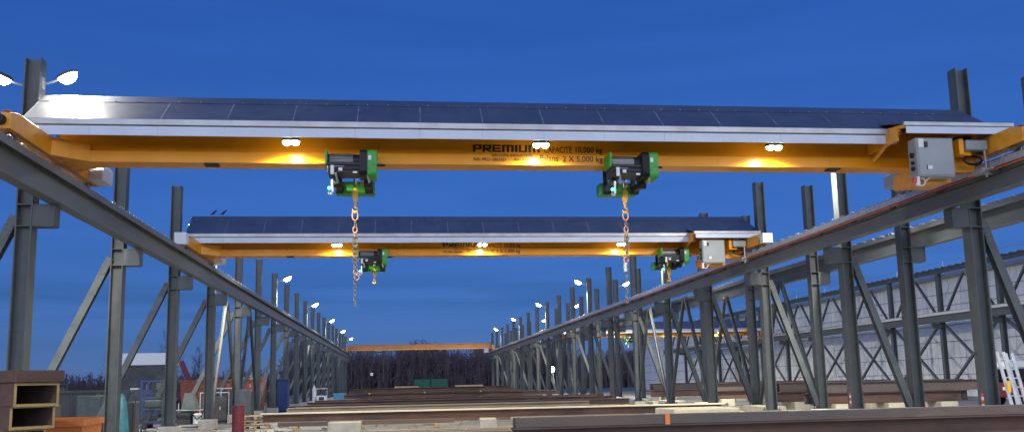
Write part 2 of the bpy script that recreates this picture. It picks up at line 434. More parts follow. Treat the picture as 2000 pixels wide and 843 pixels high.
# third row along the building
root3 = []
def make_col3():
    r = empty('steel_column', (0,0,0), 'x', 'column')
    MB().box(-.4,.4,-.4,.4,0,.4).build('footing', M['concrete'], r, bevel=.02)
    MB().hsec((0,0,.4),(0,0,8.55),.3,.3,.024,.016,(1,0,0)).build('post', M['dark_steel'], r)
    MB().box(-.8,-.15,-.14,.14,4.75,5.09).build('bracket', M['dark_steel'], r)
    for j in (-1,1):
        MB().hsec((0,j*.1,5.2),(0,j*2.9,8.3),.14,.14,.012,.01,(1,0,0)).build('knee_brace', M['dark_steel'], r)
    return r
c3 = make_col3(); c3['group'] = 'columns along the metal building'
for i in range(17):
    lab = f'{ORD[i]} grey column from the camera along the metal building, with V knee braces'
    if i == 0: c3.location = (X3, Y0R+.4, 0); c3['label'] = lab
    else: dup(c3, None, (X3, Y0R+.4+S*i, 0), lab)
r3 = empty('runway_beam', (BX3,0,0), 'grey runway beam along the metal building', 'crane runway')
MB().hsec((0,5,5.42),(0,126,5.42),.34,.62,.028,.016).build('girder', M['dark_steel'], r3)
MB().box(-.19,.19,5,126,5.732,5.76).box(-.2,-.185,5,126,5.6,5.731).build('cap_channel', M['galv'], r3)
MB().box(-.03,.03,5,126,5.7605,5.83).build('rail', M['rail'], r3)
tb = empty('eave_beam', (X3,0,0), 'dark steel eave beam tying the tops of the columns by the building', 'beam')
MB().hsec((0,5,8.72),(0,126,8.72),.3,.32,.02,.014).build('girder', M['dark_steel'], tb)
mm = MB(); y = 6
while y < 125: mm.box(-.1,.1,y,y+.25,8.885,8.97); y += .8
tag(mm.build('bolt_cleat', M['dark_steel'], tb), kind='stuff')
def xbrace(i):
    r = empty('cross_brace', (X3-.02, Y0R+.4+S*(i+.5), 0), f'steel cross brace between {ORD[i]} and {ORD[i+1]} columns along the metal building', 'brace', 'cross braces along the metal building')
    for j in (-1,1): MB().bar((j*.06,-j*S*.46,.55),(j*.09,j*S*.46,4.95),.15,.15).build('diagonal', M['dark_steel'], r)
for i in range(3,15): xbrace(i)

# building
bd = empty('metal_building', (40.5, 0, 0), 'long pale metal-clad building on the right with a low eave', 'building')
MB().box(0,18,8,150,0,8.6).build('wall', M['wall'], bd)
w = MB(); y = 8.6
while y < 150: w.box(-.035,-.002,y,y+.035,.3,8.5); y += .7
w2 = MB()
for z in (1.55,2.75,3.95,5.15,6.6,7.5): w2.box(-.05,-.036,8,150,z,z+.032)
w.build('rib', M['rib'], bd); w2.build('girt_line', M['tarp'], bd)
MB().box(-.5,18.4,7.6,150.4,8.6,8.95).build('roof', M['panel_grey'], bd)
MB().box(-.07,-.051,82,88,.2,4.6).build('door', M['white'], bd)
MB().box(-.07,-.051,101,108,.2,5).build('panel', M['beige'], bd)
rl = empty('safety_line', (40.2,0,8.95), 'thin cable safety line along the building roof edge', 'railing')
y = 12
while y < 148: MB().cyl((0,y,0),(0,y,.95),.025,6).build('stanchion', M['galv'], rl); y += 6.4
MB().tube([(0,y_,.9-.05*math.sin(y_*.98)) for y_ in range(12,148,2)], .014, 5).build('cable', M['galv'], rl)

# ------------------------------------------------------------------ yard lamps
def make_lamp():
    r = empty('yard_lamp', (0,0,0), 'x', 'lamp')
    a = MB().tube([(0,0,0),(.12,0,.0),(.3,0,.06),(.42,0,.12)], .03, 8)
    a.box(-.01,.02,-.07,.07,-.16,.16)
    a.build('arm', M['galv'], r, smooth=True)
    t = R(24)
    def q(u, v, w_): return (.38 + u*math.cos(t) - w_*math.sin(t), v, .12 + u*math.sin(t) + w_*math.cos(t))
    n = 16; vs = []; 
    for w_, sc in ((0,1),(.05,1.04),(.09,.7)):
        vs += [q(.25+.29*sc*math.cos(2*math.pi*k/n), .15*sc*math.sin(2*math.pi*k/n), w_) for k in range(n)]
    fs = [[k,(k+1)%n,(k+1)%n+n,k+n] for k in range(n)] + [[n+k,n+(k+1)%n,n+(k+1)%n+n,k+2*n] for k in range(n)] + [list(range(2*n,3*n))]
    h = MB().add(vs, fs).build('head', M['dark'], r, smooth=True)
    vs = [q(.25+.26*math.cos(2*math.pi*k/n), .13*math.sin(2*math.pi*k/n), -.002) for k in range(n)]
    vs += [q(.25+.24*math.cos(2*math.pi*k/n), .16*math.sin(2*math.pi*k/n), -.07) for k in range(n)]
    vs += [q(.25+.14*math.cos(2*math.pi*k/n), .09*math.sin(2*math.pi*k/n), -.19) for k in range(n)]  # dome swollen past the real lens size to carry the lamp's glare
    MB().add(vs, [[k+n*j,(k+1)%n+n*j,(k+1)%n+n*(j+1),k+n*(j+1)] for j in range(2) for k in range(n)] + [list(range(2*n,3*n))]).build('lens', M['lens'], h, smooth=True)
    lamp_light(r, q(.25,0,-.32), LAMP_W, (1,.93,.8), .14, 168, (.35,0,-1))
    return r
lampP = make_lamp(); used = [False]
def place_lamp(x, y, z, rz, label, group):
    if not used[0]: o = lampP; used[0] = True; o.location = (x,y,z); o.rotation_euler.z = rz; o['label'] = label
    else: o = dup(lampP, None, (x,y,z), label, rz)
    o['group'] = group
    if abs(y-Y0L) < .1: o.scale = (.82,.82,.82)
    return o
for n_, i in enumerate((-3,0,3,6,9,12,15,18)):
    y = Y0L + S*i
    nm = ORD[i] if i >= 0 else 'nearest out-of-frame'
    place_lamp(XL+.17, y, 8.3, 0, f'lit lamp reaching over the yard from the {nm} column of the left row', 'lamps over the yard on the left row')
    if i in (0,3): place_lamp(XL-.17, y, 8.25, math.pi, f'lit lamp pointing away from the yard on the {nm} column of the left row', 'lamps facing outward')
for i in (-2,1,4,7,10,13,16):
    y = Y0R + S*i - .4
    nm = ORD[i] if i >= 0 else 'nearest out-of-frame'
    place_lamp(XR-.17, y+.4, 8.66, math.pi, f'lit lamp reaching over the yard from the {nm} column of the right row', 'lamps over the yard on the right row')
    if i > 0: OUT = place_lamp(XO+.17, y+.4, 8.5, 0, f'lit lamp reaching over the next bay from the {nm} column of the second right row', 'lamps over the next bay')
    if i > 0:
        for k_ in OUT.children:
            if k_.type == 'LIGHT': k_.data = k_.data.copy(); k_.data.energy = 5500
# posts for the two out-of-frame lamps so they hang on something real
dup(colL[0], None, (XL, Y0L-3*S, 0), 'grey steel H-column just behind the camera at the near end of the left row')
dup(colR[0], None, (XR, Y0R-2*S, 0), 'grey steel H-column beside the camera at the near end of the right row')
fl = empty('flood_pole', (17.9,108,0), 'round white floodlight on a leaning pole beyond the right columns', 'lamp')
MB().cyl((.5,0,0),(.1,0,2.9),.05,8).build('pole', M['galv'], fl)
MB().cyl((0,.02,3.1),(0,.25,3.1),.36,16).build('head', M['dark'], fl)
MB().cyl((0,-.03,3.1),(0,.018,3.1),.34,16).build('lens', M['lens'], fl)

# ------------------------------------------------------------------ lettering
def text(parent, s, x, z, y, height, width, m_, bold=0.0, align='LEFT', name='lettering', rot=None):
    cu = bpy.data.curves.new('t', 'FONT'); cu.body = s; cu.size = 1; cu.offset = bold; cu.extrude = .002; cu.resolution_u = 3
    t = bpy.data.objects.new('t', cu); COL.objects.link(t)
    dg = bpy.context.evaluated_depsgraph_get(); me = bpy.data.meshes.new_from_object(t.evaluated_get(dg))
    bpy.data.objects.remove(t); bpy.data.curves.remove(cu)
    xs = [v.co.x for v in me.vertices]; ys = [v.co.y for v in me.vertices]
    sx = width/(max(xs)-min(xs)); x0 = min(xs); y0 = min(ys); sy = height/(max(ys)-y0)
    for v in me.vertices:
        px, py, pz = v.co
        v.co = ((px-x0)*sx, -pz, (py-y0)*sy)
    me.name = name; me.materials.clear(); me.materials.append(m_)
    o = bpy.data.objects.new(name, me); COL.objects.link(o); o.parent = parent; o.location = (x, y, z)
    if rot: o.rotation_euler.z = rot
    return o

# ------------------------------------------------------------------ roofed cranes
CX = (BXL+BXR)/2
HL = (BXR-BXL)/2
def make_crane():
    root = empty('overhead_crane', (CX, 19.78, RAIL), 'x', 'crane', 'roofed yellow cranes')
    g = MB()
    g.box(-HL+.1, HL-.1, .13, .43, .367, 1.15)
    g.build('girder', M['crane'], root, bevel=.006)
    f = MB(); f.box(-HL+.16, HL-.16, 0, .56, .115, .365)
    f.build('bottom_chord', M['crane'], root, bevel=.008)
    # small dark stops under the chord
    for x in (-7.0, 7.15):
        MB().box(x-.14,x+.14,.02,.3,.085,.113).build('end_stop', M['rubber'], root)
    for s in (-1,1):
        t = MB(); x = s*HL
        t.prism([(-2.6,.1),(2.6,.1),(2.6,.34),(2.2,.56),(-2.2,.56),(-2.6,.4)], (x-.17,0,0),(x+.17,0,0), (0,0,1)) if False else None
        pr = [(-2.55,.11),(2.55,.11),(2.55,.36),(2.2,.5),(-2.2,.5),(-2.55,.42)]
        vs = [(x-.17,a,b) for a,b in pr] + [(x+.17,a,b) for a,b in pr]; n = len(pr)
        t.add(vs, [[i,(i+1)%n,(i+1)%n+n,i+n] for i in range(n)] + [list(range(n)), list(range(n,2*n))])
        tr = t.build('end_truck', M['crane_dark'], root, bevel=.01)
        for y in (-2.1, 2.1):
            MB().cyl((x-.07,y,.17),(x+.07,y,.17),.17,20).build('wheel', M['rail'], tr)
            e = -1 if y < 0 else 1
            MB().cyl((x,e*2.55,.27),(x,e*2.72,.27),.1,14).build('bumper', M['rubber'], tr)
            MB().box(x-.06,x+.06,y-.28,y+.28,.502,.51).build('cover_plate', M['crane_old'], tr)
        gm = MB(); a = x - s*.17; b_ = x - s*.75
        gm.add([(a,-.55,.12),(a,1.05,.12),(a,1.05,.5),(a,-.55,.5),(b_,-.0,.12),(b_,.56,.12),(b_,.56,.48),(b_,0,.48)],
               [(0,1,2,3),(4,5,6,7),(0,1,5,4),(1,2,6,5),(2,3,7,6),(3,0,4,7)])
        gm.build('gusset', M['crane_dark'], root)
        MB().box(x-s*.2-.28,x-s*.2+.28,1.75,2.5,.12,.48).build('drive_motor', M['white'] if s < 0 else M['panel_grey'], root, bevel=.02)
    # canopy
    xa, xb = -10.58, 10.95
    rf = MB(); A = (-.80,.80); Rg = (.3,1.64); B = (1.4,.80); th = .03
    vs = [(xa,A[0],A[1]),(xb,A[0],A[1]),(xb-.38,Rg[0],Rg[1]),(xa,Rg[0],Rg[1]),(xb,B[0],B[1]),(xa,B[0],B[1])]
    vs2 = [(x_,y_,z_-th) for x_,y_,z_ in vs]
    rf.add(vs+vs2, [(0,1,2,3),(3,2,4,5),(1,4,2),(9,8,7,6),(11,10,8,9),(8,10,7),(0,6,7,1),(4,10,11,5),(1,7,10,4),(0,3,9,6),(3,5,11,9)])
    nroof = len(rf.f); sm = rf
    def on(y, off): return (y, .80 + (y+.8)*.84/1.1 + off)
    k = 0; x = xa + .02
    while x < xb-1.2:
        jit = random.uniform(-.012,.012)
        for (ya,yb) in ((-.79,.0),(.0,.29)):
            a0, b0 = on(ya,.004), on(yb,.004)
            sm.add([(x+jit,a0[0],a0[1]),(x+.014+jit,a0[0],a0[1]),(x+.014,b0[0],b0[1]),(x,b0[0],b0[1])], [(0,1,2,3)])
        x += 1.34; k += 1
    nseam = len(rf.f); rcap = rf; a0, b0 = on(.02,.007), on(.3,.009)
    rcap.add([(xa,a0[0],a0[1]),(xb-.33,a0[0],a0[1]),(xb-.39,b0[0],b0[1]),(xa,b0[0],b0[1])], [(0,1,2,3)])
    ncap = len(rf.f); sc = rf; x = xa+.2
    while x < xb-1:
        y_, z_ = on(.05,.012); sc.box(x,x+.018,y_-.01,y_+.01,z_-.004,z_+.012); x += .447
    roof = rf.build('canopy_roof', M['roof'], root); roof.data.materials.append(M['seam'])
    for p_ in roof.data.polygons: p_.material_index = 1 if nroof <= p_.index < nseam or p_.index >= ncap else 0
    xf = 8.25
    MB().box(xa-.06,xf+.1,-.86,-.80,.69,.815).build('drip_edge', M['strip'], root, bevel=.008)
    fa = MB(); x = xa; k = 0
    while x < xf-.05:
        x1 = min(x+1.34,xf); o_ = random.uniform(-.004,.004)
        fa.box(x,x1-.004,-.82+o_,-.795+o_,.475+o_,.672); x = x1
    fa.build('fascia', M['fascia'], root)
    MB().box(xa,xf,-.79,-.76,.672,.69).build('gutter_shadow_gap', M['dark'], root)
    # outriggers holding the canopy
    x = -10.2
    while x < 10.3:
        MB().bar((x,.13,1.0),(x,-.77,.73),.05,.08).build('canopy_arm', M['crane_dark'], root); MB().bar((x,.43,1.0),(x,1.3,.74),.05,.08).build('canopy_arm', M['crane_dark'], root); x += 2.04
    MB().box(xa,xb,1.38,1.41,.475,.8).build('fascia', M['fascia'], root)
    # side canopy over the control panel
    x0, x1 = 8.0, 10.5
    s2 = MB(); s2.add([(x0,-1.62,.745),(x1,-1.62,.745),(x1-.25,-.55,1.0),(x0,-.55,1.0),(x0,-1.62,.725),(x1,-1.62,.725),(x1-.25,-.55,.97),(x0,-.55,.97)],
          [(0,1,2,3),(7,6,5,4),(0,4,5,1),(1,5,6,2),(2,6,7,3),(3,7,4,0)])
    s2.build('side_roof', M['roof'], root)
    MB().box(x0-.06,x1+.03,-1.68,-1.62,.665,.75).build('drip_edge', M['strip'], root, bevel=.006)
    MB().box(x0,x1,-1.65,-1.625,.50,.655).build('fascia', M['fascia'], root)
    for x in (x0+.05, x1-.5):
        MB().bar((x,.1,.9),(x,-1.6,.68),.06,.08).bar((x,-1.3,.68),(x,-.05,.25),.06,.06).build('canopy_arm', M['crane_dark'], root)
    MB().box(x0-.02,x0+.02,-1.3,0,.42,.7).build('bracket_plate', M['crane_dark'], root)
    # control cabinet
    px0, px1, pz0, pz1, py0, py1 = 8.28, 9.15, -.43, .44, -1.5, -1.17
    cp = MB().box(px0,px1,py0,py1,pz0,pz1).build('control_panel', M['panel_grey'], root, bevel=.012)
    MB().box(px0+.03,px1-.03,py0-.018,py0-.002,pz0+.03,pz1-.03).build('door', M['panel_grey'], cp, bevel=.006)
    MB().box(px0+.05,px0+.17,py0-.024,py0-.019,pz1-.22,pz1-.03).build('notice', M['white'], cp)
    MB().box(px0+.18,px0+.24,py0-.06,py0-.019,pz1-.22,pz1-.1).build('handle', M['black'], cp)
    MB().box(px0+.22,px0+.33,py0-.028,py0-.019,pz0+.16,pz0+.24).build('nameplate', M['white'], cp)
    MB().box(px0+.2,px0+.218,py0-.028,py0-.019,pz0+.15,pz0+.25).build('latch', M['black'], cp)
    bt = MB()
    for z, r_ in ((.5,.06),(.33,.04),(.2,.05)): bt.cyl((px0-.002,py0+.15,pz0+z),(px0-.05,py0+.15,pz0+z),r_,12)
    bt.build('push_button', M['black'], cp)
    cb = MB(); cb.tube([(px0+.1+.12*math.cos(a/10*2*math.pi)*.9, py0+.1, pz0-.1+.09*math.sin(a/10*2*math.pi)) for a in range(10)], .016, 6, True)
    cb.tube([(px0+.22,py0+.1,pz0-.08),(px0+.3,py0+.1,pz0-.02),(px0+.32,py0+.1,pz0+.01)], .014, 6)
    cb.build('cable_loop', M['white'], cp)
    MB().cyl((px0-.0,py0+.05,pz0-.2),(px0-.0,py0+.05,pz0-.002),.05,10).build('strobe', M['white'], cp)
    MB().cyl((px0-.08,py0+.05,pz0-.13),(px0-.052,py0+.05,pz0-.02),.05,10).build('beacon', M['reflect'], cp)
    MB().box(px0+.1,px1+.1,py1+.002,-.3,pz0-.05,pz0+.25).build('bracket_plate', M['crane_dark'], root)
    MB().box(px1+.1,10.0,-.95,-.85,-.2,.5).build('back_plate', M['crane_dark'], root)
    rb = MB().box(9.5,10.02,-1.45,-1.1,.19,.42).build('resistor_box', M['panel_grey'], root, bevel=.02)
    MB().box(9.36,9.47,-1.4,-1.1,.1,.45).box(9.47,9.7,-1.3,-1.12,.1,.186).build('bracket_plate', M['crane'], root)
    co = MB()
    for k in range(3):
        co.tube([(9.75+.22*math.cos(a/12*2*math.pi)+.05*k, -1.25+.06*k, .02+.1*math.sin(a/12*2*math.pi)) for a in range(12)], .016, 5, True)
    co.tube([(9.9,-1.2,.18),(10.1,-1.3,.14),(10.3,-1.2,.2),(10.4,-1.1,.35)], .025, 6)
    co.build('cable_loop', M['rubber'], root)
    ar = MB().box(9.93,9.965,-1.42,-1.385,-.42,.19)
    ar.box(9.85,10.1,-1.44,-1.38,-.36,-.30)
    ar.build('collector_arm', M['galv'], root)
    MB().box(9.8,9.95,-1.5,-1.1,-.34,-.22).box(9.84,9.9,-1.75,-.85,-.3,-.26).build('collector_shoe', M['panel_grey'], root, bevel=.01)
    # floodlights
    for x in (-5.24, .10, 5.42):
        fl = MB().box(x-.17,x+.17,-.70,-.50,.44,.50)
        fl.bar((x,-.6,.49),(x,-.5,.75),.03,.03)
        h = fl.build('floodlight', M['black'], root)
        for dx in (-.09,.09):
            n = 12; vs = []
            for rr, zz in ((.088,.439),(.085,.395),(.045,.36)):
                vs += [(x+dx+rr*math.cos(2*math.pi*q/n), -.6+rr*1.15*math.sin(2*math.pi*q/n), zz) for q in range(n)]
            fs = [[q+n*j,(q+1)%n+n*j,(q+1)%n+n*(j+1),q+n*(j+1)] for j in range(2) for q in range(n)] + [list(range(2*n,3*n))]
            MB().add(vs, fs).build('lens', M['flood'], h, smooth=True)
        lamp_light(root, (x,-.6,.33), 950, (1,.88,.52), .08, 150, (0,.25,-1))
    # lettering on web and chord
    yw, yc = .124, -.006
    lx = 1.65-CX
    def bold(dx): return dx
    strokes = {'P': [(0,.28,0,1),(.281,1,.78,1),(.72,1,.579,.779),(.281,1,.36,.578)], 'E': [(0,.28,0,1),(.281,1,.78,1),(.281,.94,.39,.61),(.281,1,0,.22)],
        'M': [(0,.22,0,1),(.221,1,.78,1),(.39,.61,0,.779),(.78,1,0,.779)], 'I': [(0,1,0,1)], 'U': [(0,.28,.221,1),(.72,1,.221,1),(0,1,0,.22)]}
    cx_ = lx
    for ch in 'PREMIUM':
        wd_ = {'I': .062, 'M': .265}.get(ch, .194); lt = MB()
        for (a0,a1,b0,b1) in strokes['P' if ch == 'R' else ch]: lt.box(cx_+a0*wd_, cx_+a1*wd_, yw-.002, yw+.002, 6.775-RAIL+b0*.17, 6.775-RAIL+b1*.17)
        if ch == 'R': lt.prism([(0,0),(.075,0),(.16,-.06),(.085,-.06)], (cx_+.055,yw-.002,6.775-RAIL+.0605),(cx_+.055,yw+.002,6.775-RAIL+.0605)) 
        lt.build('letter', M['letter'], root); cx_ += wd_ + .025
    text(root, 'CAPACITÉ', 3.26-CX, 6.765-RAIL, yw, .185, .64, M['letter'], .012)
    text(root, '10,000 kg', 3.99-CX, 6.73-RAIL, yw, .185, .62, M['letter'], .008)
    text(root, 'GROUPE INDUSTRIEL', 2.05-CX, 6.64-RAIL, yc, .058, .95, M['letter'], .01)
    text(root, 'N/S: PR21-28635D', lx, 6.54-RAIL, yc, .07, .72, M['letter'], .01)
    text(root, '450.968', 2.55-CX, 6.54-RAIL, yc, .065, .34, M['letter'], .01)
    text(root, 'Palans', 3.14-CX, 6.53-RAIL, yc, .155, .42, M['letter'], .01)
    text(root, '2 X 5,000 kg', 3.66-CX, 6.49-RAIL, yc, .175, .92, M['letter'], .008)
    return root
crane1 = make_crane()
crane1['label'] = 'nearest yellow overhead crane with roof sheets, spanning the whole top of the yard'
crane2 = dup(crane1, None, (CX, 34.22, RAIL), 'roofed yellow overhead crane second from the camera, lower behind the nearest one')
crane3 = dup(crane1, None, (CX+23.7, 90, RAIL-.55), 'roofed orange overhead crane seen between the right columns in the next bay')
cbx = MB().box(-HL-.2,-HL+.2,-3.05,-2.75,.1,.5).build('junction_box', M['white'], crane2, bevel=.01)
MB().box(HL-.2,HL+.18,-3.05,-2.75,.1,.45).build('junction_box', M['white'], crane2, bevel=.01)

for bx, nm in ((-6.85,'left'),(-6.5,'right')):
    bd_ = empty('bird', (bx, 34.52, RAIL+1.655), f'{nm} one of two dark birds perched on the second crane roof', 'bird')
    bd_.scale = (.7,.7,.7)
    MB().tube([(-.16,0,.1),(-.1,0,.12),(0,0,.16),(.08,0,.24),(.12,0,.3),(.16,0,.3),(.2,0,.29)],[.012,.03,.06,.055,.035,.035,.006],8).build('body', M['black'], bd_, smooth=True)
    MB().cyl((0,-.02,0),(0,-.02,.11),.006,5).cyl((0,.02,0),(0,.02,.11),.006,5).build('leg', M['black'], bd_)

# old far crane without roof
c4 = empty('overhead_crane', (CX, 131.75, RAIL), 'far bare orange overhead crane without roof at the end of the yard', 'crane')
MB().box(-HL+.2,HL-.2,-.3,.3,.35,.95).build('girder', M['crane_old'], c4)
MB().box(-HL+.2,HL-.2,-.36,.36,.22,.34).build('bottom_chord', M['crane'], c4)
MB().box(-HL+.1,HL-.1,-.42,.42,.952,1.02).build('top_flange', M['crane_old'], c4)
for s in (-1,1): MB().box(s*HL-.2,s*HL+.2,-2,2,.05,.7).build('end_truck', M['crane_old'], c4, bevel=.02)
MB().box(9.0,9.65,-.8,-.45,-.35,.35).build('control_panel', M['panel_grey'], c4)
th = empty('hoist', (CX-6.3,131.75,RAIL), 'dark hoist trolley with hanging rope under the far bare crane', 'hoist')
MB().box(-.9,-.2,-.5,.5,-.35,.18).build('trolley', M['dark'], th); MB().box(.9,1.3,-.5,.5,-.45,.18).build('trolley', M['dark'], th)
MB().box(-.195,.895,-.06,.06,-.1,.05).build('tie_bar', M['dark'], th)
MB().cyl((1.05,0,-4.2),(1.05,0,-.45),.05,6).build('rope', M['dark'], th)
MB().cyl((-.6,0,-2.9),(-.6,0,-.35),.03,6).build('pendant_cable', M['dark'], th)
MB().box(-.75,-.4,-.2,.2,-3.3,-2.9).build('hook_block', M['white'], th)

# ------------------------------------------------------------------ hoists
def make_hoist():
    r = empty('chain_hoist', (0,0,0), 'x', 'hoist', 'green and black rope hoists')
    z0 = -.035; yb, yf = -.32, -.90
    def rp(x0,x1,y0,y1,za,zb,c):
        # plate with rounded corners, swept along x
        pr = []
        for cy_, cz_, a0 in ((y1-c,zb-c,0),(y0+c,zb-c,90),(y0+c,za+c,180),(y1-c,za+c,270)):
            for k in range(5):
                a = R(a0+k*22.5); pr.append((cy_+c*math.cos(a), cz_+c*math.sin(a)))
        n = len(pr); vs = [(x0,a,b) for a,b in pr]+[(x1,a,b) for a,b in pr]
        return vs, [[i,(i+1)%n,(i+1)%n+n,i+n] for i in range(n)]+[list(range(n)),list(range(n,2*n))]
    MB().add(*rp(-.58,-.54,yf,yb,z0-.01,z0+.32,.05)).build('end_plate', M['green'], r, smooth=True)
    d = MB().cyl((-.54,(yf+yb)/2,z0+.12),(.14,(yf+yb)/2,z0+.12),.15,22)
    d.build('drum', M['black'], r, smooth=True)
    gr = MB()
    for k in range(26):
        x = -.49+k*.019
        gr.ring((x,(yf+yb)/2,z0+.12), .158,.158,.009,'x',18,5)
    gr.build('wire_rope', M['silver'], r, smooth=True)
    bf = MB().box(-.53,.14,yf+.04,yb+.04,z0-.18,z0+.02)
    bf.box(-.53,.14,yf+.02,yf+.07,z0-.02,z0+.04)
    bf.cyl((-.53,yf+.12,z0-.08),(.14,yf+.12,z0-.08),.1,16)
    bf.box(-.53,.14,yb-.05,yb+.04,z0+.02,z0+.3)
    bf.build('frame', M['black'], r, bevel=.006)
    MB().add(*rp(.14,.30,yf-.05,yb+.05,z0-.24,z0+.31,.1)).build('gear_case', M['black'], r, smooth=True)
    fn = MB()
    for k in range(7): fn.add(*rp(.155+k*.02,.163+k*.02,yf-.07,yb+.06,z0-.25,z0+.325,.1))
    fn.build('cooling_fin', M['black'], r)
    gc = MB().add(*rp(.305,.50,yf-.03,yb+.03,z0-.26,z0+.32,.09)).build('motor_cover', M['green'], r, smooth=True)
    MB().box(.32,.385,yf-.036,yf-.031,z0+.08,z0+.18).build('nameplate', M['white'], gc)
    MB().cyl((.502,(yf+yb)/2,z0+.04),(.64,(yf+yb)/2,z0+.04),.028,10).cyl((.64,(yf+yb)/2,z0+.04),(.68,(yf+yb)/2,z0+.04),.02,8).build('shaft', M['black'], r)
    MB().box(-.3,-.22,yf+.005,yf+.019,z0-.15,z0-.08).build('nameplate', M['white'], r)
    MB().box(.0,.09,yf+.005,yf+.019,z0-.2,z0-.16).build('nameplate', M['white'], r)
    MB().cyl((-.38,yf+.01,z0-.05),(-.18,yf+.01,z0-.05),.012,8).build('limit_rod', M['silver'], r)
    # trolley under the chord
    for x in (-.36,.3):
        t = MB()
        t.box(x-.06,x+.06,-.36,.62,z0-.32,z0-.19); t.cyl((x-.09,-.2,z0-.27),(x+.09,-.2,z0-.27),.1,14)
        t.cyl((x-.09,.45,z0-.27),(x+.09,.45,z0-.27),.1,14)
        t.box(x-.05,x+.05,.52,.6,z0-.2,z0+.25); t.box(x-.05,x+.05,-.4,-.36,z0-.2,z0+.2)
        t.build('trolley', M['black'], r, bevel=.006)
        MB().bar((x,-.88,z0-.2),(x+.04,-.7,z0-.36),.04,.03).build('bolt_arm', M['silver'], r)
    cw = MB().add(*rp(-.46,.42,.66,1.1,z0-.31,z0-.03,.06))
    cw.build('counterweight', M['green'], r, smooth=True)
    MB().box(.1,.24,.645,.658,z0-.13,z0-.05).build('notice', M['pink'], r)
    MB().box(-.46,-.39,-.98,-.93,z0-.24,z0-.05).build('limit_switch', M['white'], r)
    rd = MB().tube([(-.44,-.7,z0-.3),(-.44,-.7,z0-.58),(-.46,-.7,z0-.62),(-.5,-.7,z0-.61),(-.51,-.7,z0-.57)], .027, 8)
    rd.build('limit_arm', M['silver'], r, smooth=True)
    n = MB(); n.tube([(-.5,-.72,z0-.49+.04*math.cos(a)) for a in (math.pi,2.2,1.57,.9,0)], [.005,.03,.04,.03,.005], 12)
    n.build('pilot_light', M['led_green'], r, smooth=True)
    # ropes, hook block, hook
    MB().cyl((-.03,.2,z0-.34),(-.03,.2,z0-.02),.008,6).cyl((.03,.2,z0-.34),(.03,.2,z0-.02),.008,6).cyl((-.01,.05,z0-.3),(-.01,.05,z0+.0),.02,8).build('rope', M['rail'], r)
    hb = MB()
    for s in (-1,1):
        pr = [(-.02,-.3),(.02,-.3),(.05,-.36),(.05,-.52),(.025,-.62),(-.025,-.62),(-.05,-.52),(-.05,-.36)]
        vs = [(a*1.1, .2+s*.02, z0+b) for a,b in pr]+[(a*1.1,.2+s*.055,z0+b) for a,b in pr]; n_ = 8
        hb.add(vs, [[i,(i+1)%n_,(i+1)%n_+n_,i+n_] for i in range(n_)]+[list(range(n_)),list(range(n_,2*n_))])
    hb.build('hook_block', M['hook'], r)
    MB().cyl((0,.181,z0-.41),(0,.219,z0-.41),.05,14).build('sheave', M['rubber'], r)
    pts = [(0,-.6),(0,-.68),(-.012,-.71),(.045,-.755),(.05,-.81),(0,-.845),(-.05,-.82),(-.06,-.77)]
    MB().tube([(a,.2,z0+b) for a,b in pts], [.03,.026,.024,.026,.028,.028,.022,.01], 8).build('hook', M['hook'], r, smooth=True)
    return r
h1 = make_hoist(); h1.location = (-.97, 20.06, RAIL)
h1['label'] = 'green and black rope hoist on the nearest crane, left of the lettering'
h2 = dup(h1, None, (5.18, 20.06, RAIL), 'green and black rope hoist on the nearest crane right of the lettering')
h3 = dup(h1, None, (-.93, 34.5, RAIL), 'smaller green and black hoist with bare hook, left one on the second crane')
h4 = dup(h1, None, (10.52, 34.5, RAIL), 'smaller green and black hoist beside the control cabinet of the second crane')
h5 = dup(h1, None, (22.9, 90.28, RAIL-.55), 'tiny hoist with yellow hook under the crane in the next bay')

# chain slings
def sling(x, y, z, legs, label):
    r = empty('chain_sling', (x, y, z), label, 'chain', 'chain slings hanging from hoist hooks')
    MB().ring((0,0,-.10), .062,.105,.016,'y',18,7).build('master_ring', M['pink'], r, smooth=True)
    def run(mb, x0, z0_, z1_, dx=0.0, phase=0):
        zz = z0_; k = phase
        while zz > z1_:
            t = (z0_-zz)/(z0_-z1_); jx = .006*math.sin(k*2.1)
            mb.ring((x0+dx*t+jx, .006*math.cos(k*1.3), zz),   .025,.041,.0095, 'y' if k % 2 else 'x', 10, 5)
            zz -= .06; k += 1
    a = MB(); run(a, 0, -.23, -.37); a.build('top_chain', M['chain'], r, smooth=True)
    MB().ring((0,0,-.42), .045,.075,.015,'y',14,6).ring((0,.01,-.53), .04,.06,.014,'x',14,6).build('coupling', M['pink'], r, smooth=True)
    for (dx, z1_, drift, hook) in legs:
        c = MB(); run(c, dx, -.57, z1_, drift)
        lg = c.build('chain_leg', M['chain'], r, smooth=True)
        if hook:
            ex = dx+drift
            MB().ring((ex,0,z1_-.06), .045,.06,.015,'y',14,6).ring((ex+.02,0,z1_-.18),.05,.06,.014,'y',14,6).build('grab_hook', M['pink'], lg, smooth=True)
            if hook == 2: MB().cyl((ex,0,z1_-.44),(ex,0,z1_-.24),.045,10).build('chain_handle', M['galv'], lg)
    return r
hz = RAIL-.035-.845+.03
sling(-.97, 20.26, hz, ((-.03,-1.15,.0,0),(.03,-1.3,-.01,1),(.0,-2.15,.0,0)), 'long chain sling with orange couplings hanging from the left hoist of the nearest crane')
sling(5.18, 20.26, hz, ((-.03,-.95,-.02,2),(.03,-1.15,.0,0),(.01,-2.1,-.06,0)), 'long chain sling with a grey handle hanging from the right hoist of the nearest crane')

